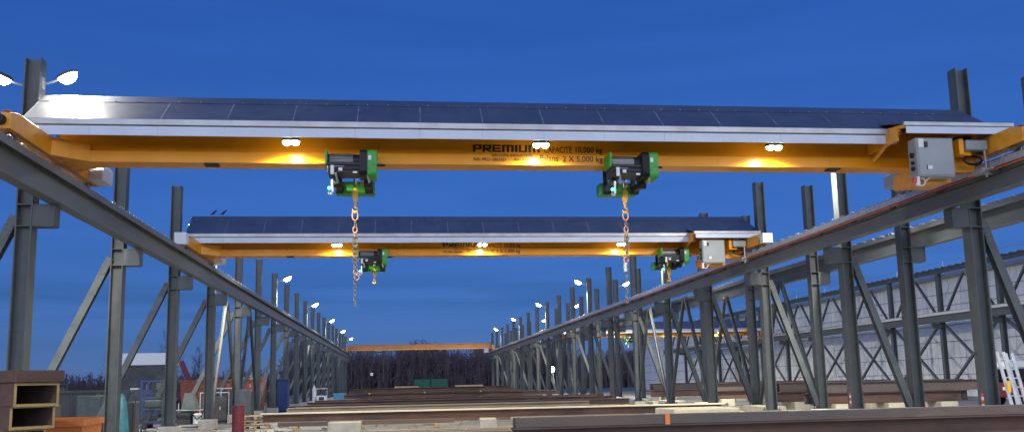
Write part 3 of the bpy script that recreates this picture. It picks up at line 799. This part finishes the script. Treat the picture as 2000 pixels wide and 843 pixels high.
# ------------------------------------------------------------------ steel stock in the yard
BN = [0]
def hbeam(x0, x1, y, z0, h, m_, label, w=.3, rz=0, kind='h', name='steel_beam', group=None):
    r = MB(); L = x1-x0; c = L/2
    if kind == 'h': r.hsec((-c,0,h/2),(c,0,h/2),w,h,.02,.014)
    elif kind == 'hw': r.hsec((-c,0,h/2),(c,0,h/2),h,w,.02,.014,(0,1,0))
    elif kind == 'tube': r.box(-c,c,-w/2,w/2,0,h)
    o = r.build(name, m_, None, bevel=.006 if kind == 'tube' else 0, loc=((x0+x1)/2, y, z0)); o.rotation_euler.z = rz
    return tag(o, label, 'steel beam', group)
def block(x, y, sx, sy, h, label, name='concrete_block', m_='concrete', z=0, rz=0):
    if m_ == 'concrete' and x > 7.5: mk = 'concrete_lit'  # right-hand blocks have yellow lamplight mixed into their colour
    else: mk = m_
    o = MB().box(-sx/2,sx/2,-sy/2,sy/2,0,h)  .build(name, M[mk], None, bevel=.025, loc=(x,y,z)); o.rotation_euler.z = rz
    return tag(o, label, 'concrete block' if m_ == 'concrete' else 'timber', 'concrete support blocks' if m_ == 'concrete' else 'timber spacers')

# foreground right pair
hbeam(1.57, 13.4, 13.0, .50, .52, M['rust'], 'dark rusty beam lowest in the foreground across the bottom right', .32, group='foreground beams')
hbeam(1.6, 13.6, 13.02, 1.022, .135, M['rust2'], 'long grey tube lying on top of the rusty foreground beam', .3, kind='tube', name='steel_tube', group='foreground beams')
hbeam(1.9, 13.0, 13.5, .50, .50, M['rust2'], 'second rusty beam just behind the lowest foreground beam', .3, group='foreground beams')
for x, wd in ((2.6,'left'),(7.5,'middle'),(12.2,'right')): block(x, 13.2, .4, 1.1, .498, f'{wd} concrete block under the foreground right beams')
tg = tag(MB().box(-.035,.035,-.012,0,-.02,.15).build('marker_tag', M['tag_or'], None, loc=(3.78,12.866,1.02)), 'small orange tag stuck on the grey foreground tube', 'tag')

# cream long bar: colour stands in for lamplight on the beam's top flange
hbeam(-4.95, 11.9, 34.0, .42, .27, M['rust'], 'long dark brown beam under the cream bar across the yard', .3, -.07, group='beams across the yard')
o = hbeam(-5.0, 12.0, 33.9, .692, .05, M['cream'], 'long cream bar painted as the lamplit top flange of the brown beam', .34, -.07, 'tube', 'lit_flange_strip', 'beams across the yard')
block(-1.95, 34.1, 1.15, 1.5, .4, 'large pale concrete block under the left of the cream bar')
block(3.2, 33.9, .6, 1.6, .4, 'pale concrete block under the middle of the cream bar', rz=-.07)
block(4.6, 33.8, .5, 1.6, .4, 'narrow pale concrete block right of middle under the cream bar')
block(10.2, 33.5, .9, 1.6, .4, 'pale concrete block under the right end of the cream bar')
block(8.9, 27.2, 2.0, 2.0, .78, 'low wide pale concrete block near the right columns')
block(10.6, 30.0, 1.4, 1.4, .55, 'squat concrete block behind the low wide block')
# mid rows
mats = ['tan','rust','rust2']
rows = [(43.5,-5.1,8.9,.40,.3,'tan'),(45.0,-4.9,9.3,.40,.3,'tan'),(46.6,-5.4,7.9,.42,.33,'rust2'),(48.5,5.0,12.2,.40,.3,'rust2'),
        (52.5,-5.1,12.3,.45,.35,'rust'),(54.2,-4.7,11.6,.45,.35,'rust'),(56.0,-5.0,12.5,.45,.4,'rust2')]
wh = ['pale tan beam nearest in the middle rows behind the cream bar','pale tan beam second in the middle rows behind the cream bar','dark beam at the back of the tan pair','short dark beam with chalk marks near the right columns','red-brown long beam in front of the layered stack','second red-brown long beam in front of the layered stack','dark brown long beam touching the layered stack']
for (y,x0,x1,z,h,mm_), lb in zip(rows, wh): hbeam(x0,x1,y,z,h,M[mm_],lb,.3,random.uniform(-.012,.012),group='beams across the yard')
for y, nm in ((44.8,'tan beams'),(54.2,'red-brown long beams')):
    for x, wd in ((-3.6,'left'),(1.5,'middle'),(7.0,'right')): block(x,y,.5,4.2,.395 if y<50 else .445,f'{wd} concrete block under the {nm}')
ck = [o for o in COL.objects if o.get('label','').startswith('short dark beam with chalk')][0]
text(ck, 'X76  33', -.6, .08, -.16, .12, 1.5, M['white'], .02, name='chalk_mark')
# layered stack
lay = [('bottom',-4.0,10.0,.45),('second',-3.4,8.0,.82),('top',-3.0,7.0,1.19)]
pos = ['front','middle','back']
for nm,x0,x1,z in lay:
    for j in range(3):
        a = random.uniform(-.3,.3)
        hbeam(x0+a,x1+random.uniform(-.5,.4),60+j*.8,z,.27,M[random.choice(['rust','rust','rust2'])],f'brown beam at the {pos[j]} of the {nm} layer in the layered stack',.32,group='layered stack of brown beams')
    if nm != 'top':
        for x in (-1.9,1.6,5.2):
            wd = {-1.9:'left',1.6:'middle',5.2:'right'}[x]
            block(x,60.8,.12,2.4,.097,f'{wd} timber spacer above the {nm} layer of the layered stack','timber_spacer','timber',z+.271)
for x, wd in ((-2.6,'left'),(2.0,'middle'),(8.2,'right')): block(x,60.8,  .6,2.8,.445,f'{wd} concrete block under the layered stack')
hbeam(-.3,1.2,60.2,1.465,.1,M['timber'],'pale timber lying askew on top of the layered stack',.3,.35,'tube','timber_plank')
hbeam(3.6,5.4,60.2,1.465,.1,M['timber'],'straight pale timber on the right of the layered stack',.3,.02,'tube','timber_plank')
# far rows
k = 0
for y, z in ((70,.4),(78,.4),(88,.45),(100,.5),(112,.5)):
    for lv in range(2):
        hbeam(-2+random.uniform(-2,2), 11.5+random.uniform(-1.5,1), y, z+lv*.31, .3, M['rust2'], f'{"upper" if lv else "lower"} dark beam of the {ORD[k]} row behind the layered stack', .34, group='far dark beams')
    for x, wd in ((-.5,'left'),(8.5,'right')): block(x,y,.6,1.2,z-.005,f'{wd} concrete block under the {ORD[k]} far row of dark beams')
    k += 1
# right hand stacks in the next bay
k = 0
for (y, x0, x1, n) in ((38.0,17.6,24.8,2),(43,18.0,27.6,3),(52,17.6,29,2),(63,17.5,30,2)):
    for lv in range(2):
        for j in range(n):
            hbeam(x0+random.uniform(-.3,.3), x1+random.uniform(-.6,.6), y+j*.5, .45+lv*.47, .45, M[['rust','rust2'][(lv+j)%2]],
                  f'{["lower","upper"][lv]} {["front","middle","back"][j]} brown beam in the {ORD[k]} stack beyond the right columns', .34, group='stacks beyond the right columns')
    for x, wd in ((x0+1.2,'left'),((x0+x1)/2,'middle'),(x1-1.2,'right')): block(x,y+.3,.8,1.6,.445,f'{wd} pale block under the {ORD[k]} stack beyond the right columns')
    k += 1
for i in range(7):
    block(14.85, Y0R+S*(i+.5), .8, 2.6, .5, f'pale concrete block between the two right rows behind the {ORD[i]} columns')
    block(14.85, Y0R+S*(i+1)-.1, .7, 1.2, .4, f'low concrete block between the paired {ORD[i+1]} columns of the right rows')
random.seed(31)
fill = [(42.2,-3.0,3.6,'rust'),(42.6,5.2,10.4,'tan'),(47.4,-5.6,1.2,'tan'),(47.8,1.8,4.6,'rust'),(49.6,-4.4,3.2,'rust2'),(50.2,6.5,11.6,'tan'),(50.9,-5.2,8.1,'tan'),(57.6,-4.9,4.8,'tan'),(58.2,6.0,12.4,'rust'),(64.5,-4.2,7.7,'tan'),(66.0,0.8,11.4,'rust'),(36.2,-4.6,2.1,'rust2'),(36.9,4.4,9.6,'tan'),(37.8,-2.2,7.0,'rust')]
for k, (y,x0,x1,mm_) in enumerate(fill):
    zz = random.choice((.30,.36,.42)); hh = random.choice((.16,.2,.26))
    if y < 40: zz = .18
    hbeam(x0,x1,y,zz,hh,M[mm_],f'{"pale" if mm_ == "tan" else "dark"} odd length beam, {ORD[k]} from the camera among the loose yard stock',.26,random.uniform(-.05,.05),random.choice(('h','tube','h')),'steel_beam','odd length beams in the yard')
    for x, nm in ((x0+.7,'left'),(x1-.7,'right')): block(x,y,.16,.5,zz-.004,f'{nm} timber under the {ORD[k]} odd length beam','timber_spacer','timber')
db = MB()
for k in range(900):
    x, y = random.uniform(-9,16), random.uniform(24,75); a = random.uniform(0,3.14); l = random.uniform(.04,.35); w_ = random.uniform(.02,.07)
    db.bar((x-l*math.cos(a),y-l*math.sin(a),.035),(x+l*math.cos(a),y+l*math.sin(a),.035+random.uniform(0,.04)),w_,random.uniform(.03,.07))
tag(db.build('debris', M['tan'], None), 'scattered offcuts and timber scraps over the gravel', 'debris', kind='stuff')
# loose bars on the ground in front
random.seed(11)
for k in range(9):
    o = hbeam(-1.4+random.uniform(0,1.2), 4.6+random.uniform(-.5,2.5), 33.0-k*.32, .0, .09, M['rust2' if k % 3 else 'tan'], f'{ORD[k]} thin bar in front of the cream bar on the gravel', .07, random.uniform(-.03,.05), 'tube', 'steel_bar', 'loose bars on the gravel')

# ------------------------------------------------------------------ left foreground stack
RZS = R(55)
ax, ay = -math.sin(RZS), math.cos(RZS)
def boxtube(x, y, z, w, h, L, label, m_):
    r = MB(); t = .036
    r.box(-w/2,w/2,0,L,0,t); r.box(-w/2,w/2,0,L,h-t,h); r.box(-w/2,-w/2+t,0,L,t,h-t); r.box(w/2-t,w/2,0,L,t,h-t)
    o = r.build('steel_tube', M['rust'], None, loc=(x,y,z)); o.rotation_euler.z = RZS
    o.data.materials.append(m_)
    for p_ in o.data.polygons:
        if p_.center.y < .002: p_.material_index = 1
    return tag(o, label, 'steel tube', 'open ended tubes in the left foreground')
M['rust_lit_edge'] = mat('rust_lit_yellow', (.48, .34, .12), .8, 0, (.3, .2, .09), 3, .3, 20)  # yellow of lamplight put into the rusty tube end faces
for k, (z, dx) in enumerate(((.30,.3),(.605,.16),(.905,.22),(1.2,.06),(1.48,.0))):
    boxtube(-4.55+dx*ax, 12.35+dx*ay, z, .62, .30, 6, f'open rectangular tube, {["lowest","second lowest","middle","second highest","highest"][k]} in the left foreground stack', M['rust_lit_edge'])
o = MB().box(-.34,.34,-.06,6.2,0,.15).build('steel_beam', M['rust'], None, loc=(-4.55,12.35,1.782), bevel=.008); o.rotation_euler.z = RZS
tag(o, 'brown rusty slab beam on top of the left foreground tubes', 'steel beam')
for j in (.5, 4.5):
    block(-4.55+ax*j, 12.35+ay*j, .9, .5, .295, f'concrete block under the {"near" if j < 1 else "far"} end of the left foreground tubes', rz=RZS)
def skip_bin(loc, sx, sy, h, m_, label, rz=0, rim=.06, name='steel_bin', cat='bin'):
    r = empty(name, loc, label, cat, rz=rz)
    t = .03; a, b = sx/2, sy/2; q = .88
    def ringv(s, z): return [(-a*s,-b*s,z),(a*s,-b*s,z),(a*s,b*s,z),(-a*s,b*s,z)]
    o_, i_ = ringv(q,.1), ringv(1,h); i2, o2 = ringv(.96,h), ringv(q*.96,.14)
    vs = o_+i_+i2+o2; fs = [(3,2,1,0)]
    for k in range(4):
        n = (k+1)%4; fs += [(k,n,n+4,k+4),(k+4,n+4,n+8,k+8),(k+8,n+8,n+12,k+12)]
    fs.append((12,13,14,15))
    MB().add(vs,fs).build('body', m_, r)
    rm = MB(); rm.box(-a-rim,a+rim,-b-rim,-b,h-.08,h+.02); rm.box(-a-rim,a+rim,b,b+rim,h-.08,h+.02); rm.box(-a-rim,-a,-b,b,h-.08,h+.02); rm.box(a,a+rim,-b,b,h-.08,h+.02)
    rm.build('rim', m_, r)
    rb = MB(); n = max(2,int(sx/.7))
    for k in range(1,n):
        x = -a+sx*k/n
        rb.bar((x*.9,-b*.9,.15),(x,-b-.02,h-.09),.06,.05,(0,1,0))
    rb.build('rib', m_, r)
    MB().box(-a*.7,-a*.7+.1,-b*.7,b*.7,0,.098).box(a*.7-.1,a*.7,-b*.7,b*.7,0,.098).build('skid', M['dark'], r)
    return r
skip_bin((-5.6,15.3,0), 1.6, 1.6, 1.22, M['orange'], 'orange steel bin behind the left foreground stack', .12, rim=.02)

# ------------------------------------------------------------------ left side clutter
skip_bin((-14.4,45,0), 2.1, 1.8, 1.7, M['dark'], 'dark bin with white bottles in front, left of the second column')
gb = empty('gas_bottle', (-13.9,43.7,0), 'pair of small white bottles in front of the dark bin', 'bottle')
for dx in (-.12,.18): MB().tube([(dx,0,.95),(dx,0,1.2),(dx,0,1.28),(dx,0,1.33)],[.08,.08,.04,.03],10).build('bottle', M['white'], gb, smooth=True)
MB().box(-.4,.4,-.2,.2,0,.948).build('stand', M['dark'], gb)
sh = empty('site_shed', (-15.8,61,0), 'dark site shed with a broad pale roof fascia on the left', 'shed')
MB().box(-1.4,1.4,-1.3,1.3,.15,3.2).build('wall', M['shed'], sh, bevel=.02)
MB().box(-1.5,1.5,-1.45,1.45,3.202,3.95).build('roof', M['white'], sh, bevel=.03)
MB().box(-.3,.5,-1.32,-1.302,.3,2.3).build('door', M['dark'], sh)
MB().box(.8,1.25,-1.32,-1.302,1.5,2.1).build('window', M['glass'], sh)
MB().box(-1.2,1.2,-1.1,1.1,0,.148).build('skid', M['dark'], sh)
cg = empty('lift_cage', (-10.7,43,0), 'blue steel lifting cage with guard rails beside the shed', 'cage')
fr = MB()
for x in (-.6,.6):
    for y in (-.5,.5): fr.bar((x,y,.3),(x,y,2.1),.07,.07)
fr.build('post', M['darkblue'], cg)
ra = MB()
for z in (.95,1.5,2.06):
    for y in (-.5,.5): ra.bar((-.565,y,z),(.565,y,z),.05,.05,(0,1,0))
    for x in (-.6,.6): ra.bar((x,-.465,z),(x,.465,z),.05,.05,(1,0,0))
ra.build('guard_rail', M['darkblue'], cg)
MB().box(-.68,.68,-.58,.58,.2,.298).build('floor', M['darkblue'], cg)
MB().box(-.56,.1,-.56,-.54,.55,1.3).build('kick_panel', M['darkblue'], cg)
for dx in (-.4,.4): MB().box(dx-.1,dx+.1,-.5,.5,0,.198).build('skid', M['dark'], cg)
tp = MB(); n = 12
vs = []
for k, (z,r_) in enumerate(((0,.2),(.4,.22),(.9,.17),(1.25,.15),(1.5,.07),(1.58,.02))):
    vs += [(r_*(1+.15*math.sin(3*j+k))*math.cos(2*math.pi*j/n), r_*math.sin(2*math.pi*j/n), z) for j in range(n)]
tp.add(vs, [[j+n*k,(j+1)%n+n*k,(j+1)%n+n*(k+1),j+n*(k+1)] for k in range(5) for j in range(n)]+[list(range(5*n,6*n))])
tag(tp.build('tarp_bundle', M['teal'], None, smooth=True, loc=(-8.6,30.2,0)), 'upright bundle in teal tarp behind the second left column', 'tarp')
bm_ = empty('boom_lift', (-15.3,70,0), 'red boom rising above the rust red bins', 'boom')
MB().bar((.3,0,1.6),(-.6,0,3.7),.3,.35).build('boom', M['red'], bm_); MB().box(-.6,1.2,-.8,.8,.5,1.6).build('body', M['red'], bm_, bevel=.05)
for x in (-.3,.9): MB().cyl((x,-.95,.5),(x,-.7,.5),.5,18).cyl((x,.7,.5),(x,.95,.5),.5,18).build('wheel', M['rubber'], bm_)
skip_bin((-12.2,60.5,0), 2.7, 2, 2.2, M['rustbin'], 'rust red scrap bin left of the fourth left column')
skip_bin((-10.6,66,0), 2.6, 2, 2.25, M['rustbin'], 'rust red scrap bin further back, right of the fourth left column')
random.seed(5)
for (bx,by,bz,nm) in ((-12.2,60.5,2.0,'nearer'),(-10.6,66,2.05,'further')):
    sp = MB()
    for k in range(26):
        x, y = random.uniform(-1.1,1.0), random.uniform(-.7,.7); a = random.uniform(0,3.1); l = random.uniform(.2,.6); z = random.uniform(-.25,.3)
        sp.bar((x-l*math.cos(a),y-l*math.sin(a),z),(x+l*math.cos(a),y+l*math.sin(a),z+random.uniform(-.15,.25)),.08,random.uniform(.03,.12))
    tag(sp.build('scrap_heap', M['timber'], None, loc=(bx,by,bz)), f'heap of pale timber and metal scrap in the {nm} rust red bin', 'scrap', kind='stuff')
wd = empty('welding_cart', (-9.2,42.5,0), 'grey green welding machine on a wire cart by the third left column', 'machine')
MB().add([(-.3,-.4,.8),(.35,-.4,.8),(.35,.4,.8),(-.3,.4,.8),(-.2,-.3,1.5),(.1,-.3,1.5),(.1,.3,1.5),(-.2,.3,1.5)],[(0,3,2,1),(4,5,6,7),(0,1,5,4),(1,2,6,5),(2,3,7,6),(3,0,4,7)]).build('hood', M['greygreen'], wd)
wf = MB()
for x in (-.6,.75):
    for y in (-.45,.45): wf.bar((x,y,.02),(x,y,1.05),.04,.04)
for z in (.12,.76):
    for y in (-.45,.45): wf.bar((-.6,y,z),(.75,y,z),.04,.04)
    for x in (-.6,.75): wf.bar((x,-.45,z),(x,.45,z),.04,.04)
wf.build('cart_frame', M['galv'], wd)
MB().box(-.5,.1,-.35,.35,.15,.7).build('power_unit', M['dark'], wd, bevel=.03); MB().box(.2,.6,-.35,.3,.15,.6).build('side_box', M['white'], wd, bevel=.02)
MB().tube([(.2,-.42,.6),(.4,-.5,.35),(.6,-.5,.5),(.7,-.45,.85)],.03,6).build('hose', M['black'], wd)
sg = empty('machine_stand', (-10.0,39.6,0), 'grey green stand with open frame left of the welding cart', 'machine')
f_ = MB()
for x in (-.4,.4):
    for y in (-.3,.3): f_.bar((x,y,0),(x,y,1.4),.05,.05)
for z in (.4,.9,1.36):
    for y in (-.3,.3): f_.bar((-.4,y,z),(.4,y,z),.05,.05)
f_.build('frame', M['greygreen'], sg); MB().box(-.36,.3,-.26,.26,.95,1.25).build('motor', M['greygreen'], sg, bevel=.04)
tc = MB(); n = 6
def tarpv():
    vs = []; random.seed(3)
    for z, s in ((0,1.06),(.5,1.02),(1.0,1.0),(1.5,.97),(1.6,.6)):
        for a in range(16):
            t = 2*math.pi*a/16; c, s_ = math.cos(t), math.sin(t); k = 1/max(abs(c),abs(s_))
            k = k**.85; vs.append((.4*s*k*c*(1+random.uniform(-.03,.03)), .45*s*k*s_*(1+random.uniform(-.04,.04)), z+random.uniform(-.02,.03)))
    return vs
tc.add(tarpv(), [[j+16*k,(j+1)%16+16*k,(j+1)%16+16*(k+1),j+16*(k+1)] for k in range(4) for j in range(16)]+[list(range(64,80))])
tag(tc.build('tarp_crate', M['tarp'], None, smooth=True, loc=(-7.25,44.8,0)), 'grey tarp draped over a tall crate between third and fourth left columns', 'tarp')
dr = empty('steel_drum', (-6.2,37,0), 'dark red oil drum standing on the gravel left of the beams', 'drum')
MB().cyl((0,0,0),(0,0,1.0),.235,24).build('body', M['red'], dr, smooth=True)
hp = MB()
for z in (.02,.35,.66,.98): hp.ring((0,0,z),.238,.238,.015,'z',24,6)
hp.build('hoop', M['red'], dr, smooth=True); MB().cyl((0,0,1.001),(0,0,1.02),.2,20).build('lid', M['dark'], dr)
pl = empty('timber_pallet', (-5.85,39.5,0), 'yellowish timber pallet stack beside the red drum', 'pallet')
pm = MB()
for k in range(3):
    for x in (-.45,0,.45): pm.box(x-.05,x+.05,-.5,.5,.2*k,.2*k+.1)
    for y in (-.42,-.14,.14,.42): pm.box(-.55,.55,y-.08,y+.08,.2*k+.101,.2*k+.13)
pm.build('slat', M['timber'], pl)
gc = empty('gas_cylinder', (-7.5,48,0), 'red gas cylinder standing beside the fifth left column', 'gas cylinder')
MB().tube([(0,0,0),(0,0,1.5),(0,0,1.62),(0,0,1.7)],[.14,.14,.08,.04],14).build('body', M['reflect'], gc, smooth=True); MB().cyl((0,0,1.7),(0,0,1.85),.035,8).build('valve', M['silver'], gc)
hbeam(-8.9,-8.2,60,.1,.3,M['greygreen'],'leaning',.1)  # replaced below
lean = [o for o in COL.objects if o.get('label') == 'leaning'][0]; bpy.data.objects.remove(lean)
lp = MB().bar((0,0,0),(.65,0,2.55),.22,.05,(0,1,0)).build('timber_plank', M['tan'], None, loc=(-8.9,59.2,.02)); tag(lp,'pale plank leaning by the sixth left column','plank')
cb = empty('portable_cabin', (-7.7,63.2,0), 'small blue portable cabin behind the seventh left column', 'cabin')
MB().box(-.35,.35,-.55,.55,.1,2.1).build('wall', M['darkblue'], cb, bevel=.02); MB().box(-.38,.38,-.6,.6,2.102,2.2).build('roof', M['tarp'], cb, bevel=.03)
MB().box(-.25,.25,-.575,-.552,.15,1.95).build('door', M['darkblue'], cb); MB().box(-.3,.3,-.4,.4,0,.098).build('skid', M['dark'], cb)
ct = empty('engine_cart', (-6.15,75,0), 'small pale generator cart with a hoop frame beyond the beams', 'machine')
MB().box(-.4,.4,-.3,.3,.3,.95).build('body', M['white'], ct, bevel=.04); MB().box(-.2,.2,-.31,-.302,.6,.85).build('control_face', M['dark'], ct)
MB().tube([(-.42,0,.3),(-.42,0,1.5),(.42,0,1.5),(.42,0,.3)],.03,6).build('hoop', M['galv'], ct)
for x in (-.3,.3): MB().cyl((x,-.36,.18),(x,.36,.18),.18,14).build('wheel', M['rubber'], ct)
bo = empty('gas_cylinder', (-6.75,75,0), 'white gas cylinder left of the generator cart', 'gas cylinder')
MB().tube([(0,0,0),(0,0,1.5),(0,0,1.65),(0,0,1.75)],[.15,.15,.08,.04],14).build('body', M['white'], bo, smooth=True); MB().cyl((0,0,1.75),(0,0,1.88),.035,8).build('valve', M['silver'], bo)
skip_bin((-5.05,80,0), .95, .9, 1.05, M['bluebin'], 'light blue bin beyond the left end of the beams', rim=.03)
for x, nm in ((4.3,'left'),(7.6,'right')):
    r = empty('shipping_container', (x,180,0), f'{nm} one of two dark green containers far behind the stacks', 'container', 'green containers')
    MB().box(-1.55,1.55,-1.2,1.2,.1,2.65).build('body', M['greencont'], r, bevel=.03)
    rb = MB()
    for k in range(9): rb.box(-1.4+k*.34,-1.26+k*.34,-1.24,-1.202,.25,2.5)
    rb.build('corrugation', M['greencont'], r)

random.seed(17)
junk = [(-10.4,36.5,1.1,.9,1.25,'dark','dark machine housing between second and third left columns'),(-12.1,39.5,1.5,1.0,1.5,'greygreen','grey green compressor housing beside the lifting cage'),
        (-8.9,46.6,1.2,.9,1.3,'shed','dark tool chest behind the third left column'),(-9.4,52.5,1.5,1.1,1.5,'dark','dark skid box left of the fifth left column'),
        (-13.6,51,1.6,1.2,1.7,'tarp','slate grey cabinet in front of the site shed'),(-9.0,57,1.3,1.0,1.2,'rustbin','low rust red crate behind the fifth left column'),
        (-12.9,34.8,1.4,1.1,1.2,'shed','low dark locker right of the dark bin'),(-8.7,68,1.2,1,1.4,'dark','dark box beyond the blue cabin'),(-19.0,52,2.6,1.6,1.9,'dark','long dark skid unit at the far left')]
for x,y,w_,d_,h_,mk_,lb in junk:
    r = empty('machine_cabinet', (x,y,0), lb, 'machine', rz=random.uniform(-.25,.25))
    MB().box(-w_/2,w_/2,-d_/2,d_/2,.12,h_).build('body', M[mk_], r, bevel=.04)
    MB().box(-w_/2+.08,w_/2-.25,-d_/2-.02,-d_/2-.003,.25,h_-.15).build('door', M[mk_], r, bevel=.006)
    MB().box(w_/2-.36,w_/2-.31,-d_/2-.05,-d_/2-.021,h_*.5,h_*.5+.16).build('handle', M['galv'], r)
    MB().box(-w_/2+.05,w_/2-.05,-d_/2+.05,d_/2-.05,0,.118).build('skid', M['dark'], r)
    ex = MB(); ex.tube([(w_*.2,0,h_+.001),(w_*.2,0,h_+.25),(w_*.2+.1,0,h_+.36)],.04,8); ex.box(-w_*.3,-w_*.05,-.2,.2,h_+.001,h_+.1)
    ex.build('top_fitting', M['galv' if random.random()<.4 else 'dark'], r)
    fr = MB()
    for xx in (-w_/2-.06,w_/2+.06): fr.bar((xx,-d_/2,0),(xx,-d_/2,h_+.2),.04,.04)
    fr.bar((-w_/2-.04,-d_/2,h_+.18),(w_/2+.04,-d_/2,h_+.18),.04,.04,(0,1,0)); fr.build('guard_frame', M['galv' if random.random()<.3 else 'dark'], r)

# ------------------------------------------------------------------ right side: ladder stand and truck
ls = empty('step_ladder', (21.1,30,0), 'pale grey trestle ladder standing at the right edge by the first column', 'ladder')
for s, nm in ((0,'front_ladder'),(1,'rear_ladder')):
    mb = MB(); y0 = -.1+s*.25; xo = .5*s; hgt = 2.35 - .05*s
    for x in (-.24,.0) : mb.bar((x+xo+.35,y0,.0),(x+xo-.02,y0+.15,hgt),.11,.05,(0,1,0))
    for k in range(7):
        t = (k+.6)/7.4; mb.bar((-.24+xo+.35-.37*t,y0+.15*t,hgt*t),(xo+.35-.37*t,y0+.15*t,hgt*t),.04,.04)
    mb.build(nm, M['galv'], ls)
MB().box(-.12,.0,-.16,-.13,.95,1.35).build('notice', M['hook'], ls)
tk = empty('pickup_truck', (30.2,41.5,0), 'red truck with white cab roof at the right edge behind the ladder', 'truck')
MB().box(-1.6,1.6,-.9,.9,.45,1.15).box(-1.1,1.6,-.85,.85,1.15,1.2).build('body', M['red'], tk, bevel=.05)
MB().box(-1.45,.6,-.82,.82,1.2,1.8).build('window', M['glass'], tk, bevel=.06); MB().box(-1.4,.5,-.8,.8,1.802,2.15).build('roof', M['white'], tk, bevel=.08)
for x in (-1.05,1.05):
    for y in (-.92,.72): MB().cyl((x,y,.38),(x,y+.2,.38),.38,18).build('wheel', M['rubber'], tk)
for y in (-.6,.6): MB().box(-1.63,-1.602,y-.12,y+.12,.8,.95).build('headlight', M['white'], tk)

# ------------------------------------------------------------------ trees
random.seed(21)
def bare_tree(mb, x, y, h, nb, w=.12):
    lean_ = random.uniform(-.06,.06)
    top = (x+lean_*h, y, h)
    def spike(a, b, r_):
        a, b = Vector(a), Vector(b); d = (b-a)
        u = d.cross(Vector((0,1,0)));
        if u.length < 1e-4: return
        u.normalize(); v = Vector((0,1,0))
        o = len(mb.v)
        mb.v += [tuple(a+u*r_), tuple(a-u*.5*r_+v*.8*r_), tuple(a-u*.5*r_-v*.8*r_), tuple(b)]
        mb.f += [[o,o+1,o+3],[o+1,o+2,o+3],[o+2,o,o+3]]
    spike((x,y,0), top, w)
    for k in range(nb):
        t = random.uniform(.18,.95); p = (x+lean_*h*t, y, h*t); l = h*(1-t*.75)*random.uniform(.2,.42)
        a = random.uniform(0,6.28); e = random.uniform(.6,1.3)
        q = (p[0]+l*math.cos(a)*math.cos(e), p[1]+l*math.sin(a)*math.cos(e), p[2]+l*math.sin(e))
        spike(p, q, w*.45)
        for j in range(3):
            s = random.uniform(.3,.9); pp = tuple(p[i]+(q[i]-p[i])*s for i in range(3)); l2 = l*.45
            a2 = a+random.uniform(-1.2,1.2); e2 = e+random.uniform(-.5,.5)
            spike(pp, (pp[0]+l2*math.cos(a2)*math.cos(e2), pp[1]+l2*math.sin(a2)*math.cos(e2), pp[2]+l2*math.sin(e2)), w*.25)
wood = MB()
for k in range(2600):
    x = random.uniform(-26,95); y = random.uniform(203,255)
    bare_tree(wood, x, y, (random.uniform(7.6,11.4)+1.5*math.sin(x*.31)*math.sin(x*.083+1))*(y/230)*(1 if x < 42 else .8), 12, .24)
tag(wood.build('far_wood', M['twig']), 'dense bare dark wood closing the far end of the yard', 'wood', kind='stuff')
hd = MB()
for k in range(3000):
    x = random.uniform(-150,95); y = random.uniform(196,262)
    bare_tree(hd, x, y, random.uniform(2.5,6), 14, .2)
tag(hd.build('far_thicket', M['twig']), 'low dark thicket along the far edge of the site', 'thicket', kind='stuff')
random.seed(9)
for k, (x, y, h) in enumerate(((-36,150,11.5),(-40,170,12),(-47,160,8.5),(-31,180,11.5),(-56,190,8),(-27,165,8),(-33.5,158,9.5))):
    b = MB()
    for q_ in range(5): bare_tree(b, random.uniform(-.8,.8), random.uniform(-.8,.8), h*random.uniform(.7,1), 26, .07)
    r = empty('bare_tree', (x,y,0), ['tall bare tree left of the fourth left column','tallest bare tree behind the red boom','low bare tree beyond the shed','slender bare tree right of the red boom','small bare tree far left of the shed','short bare tree behind the rust red bins','medium bare tree in front of the slender one'][k], 'tree', 'bare trees beyond the left clutter')
    b2 = MB(); b2.tube([(0,0,0),(0,0,h*.25)],[.2,.15],7)
    b2.build('trunk', M['twig'], r); b.build('crown', M['twig'], r)
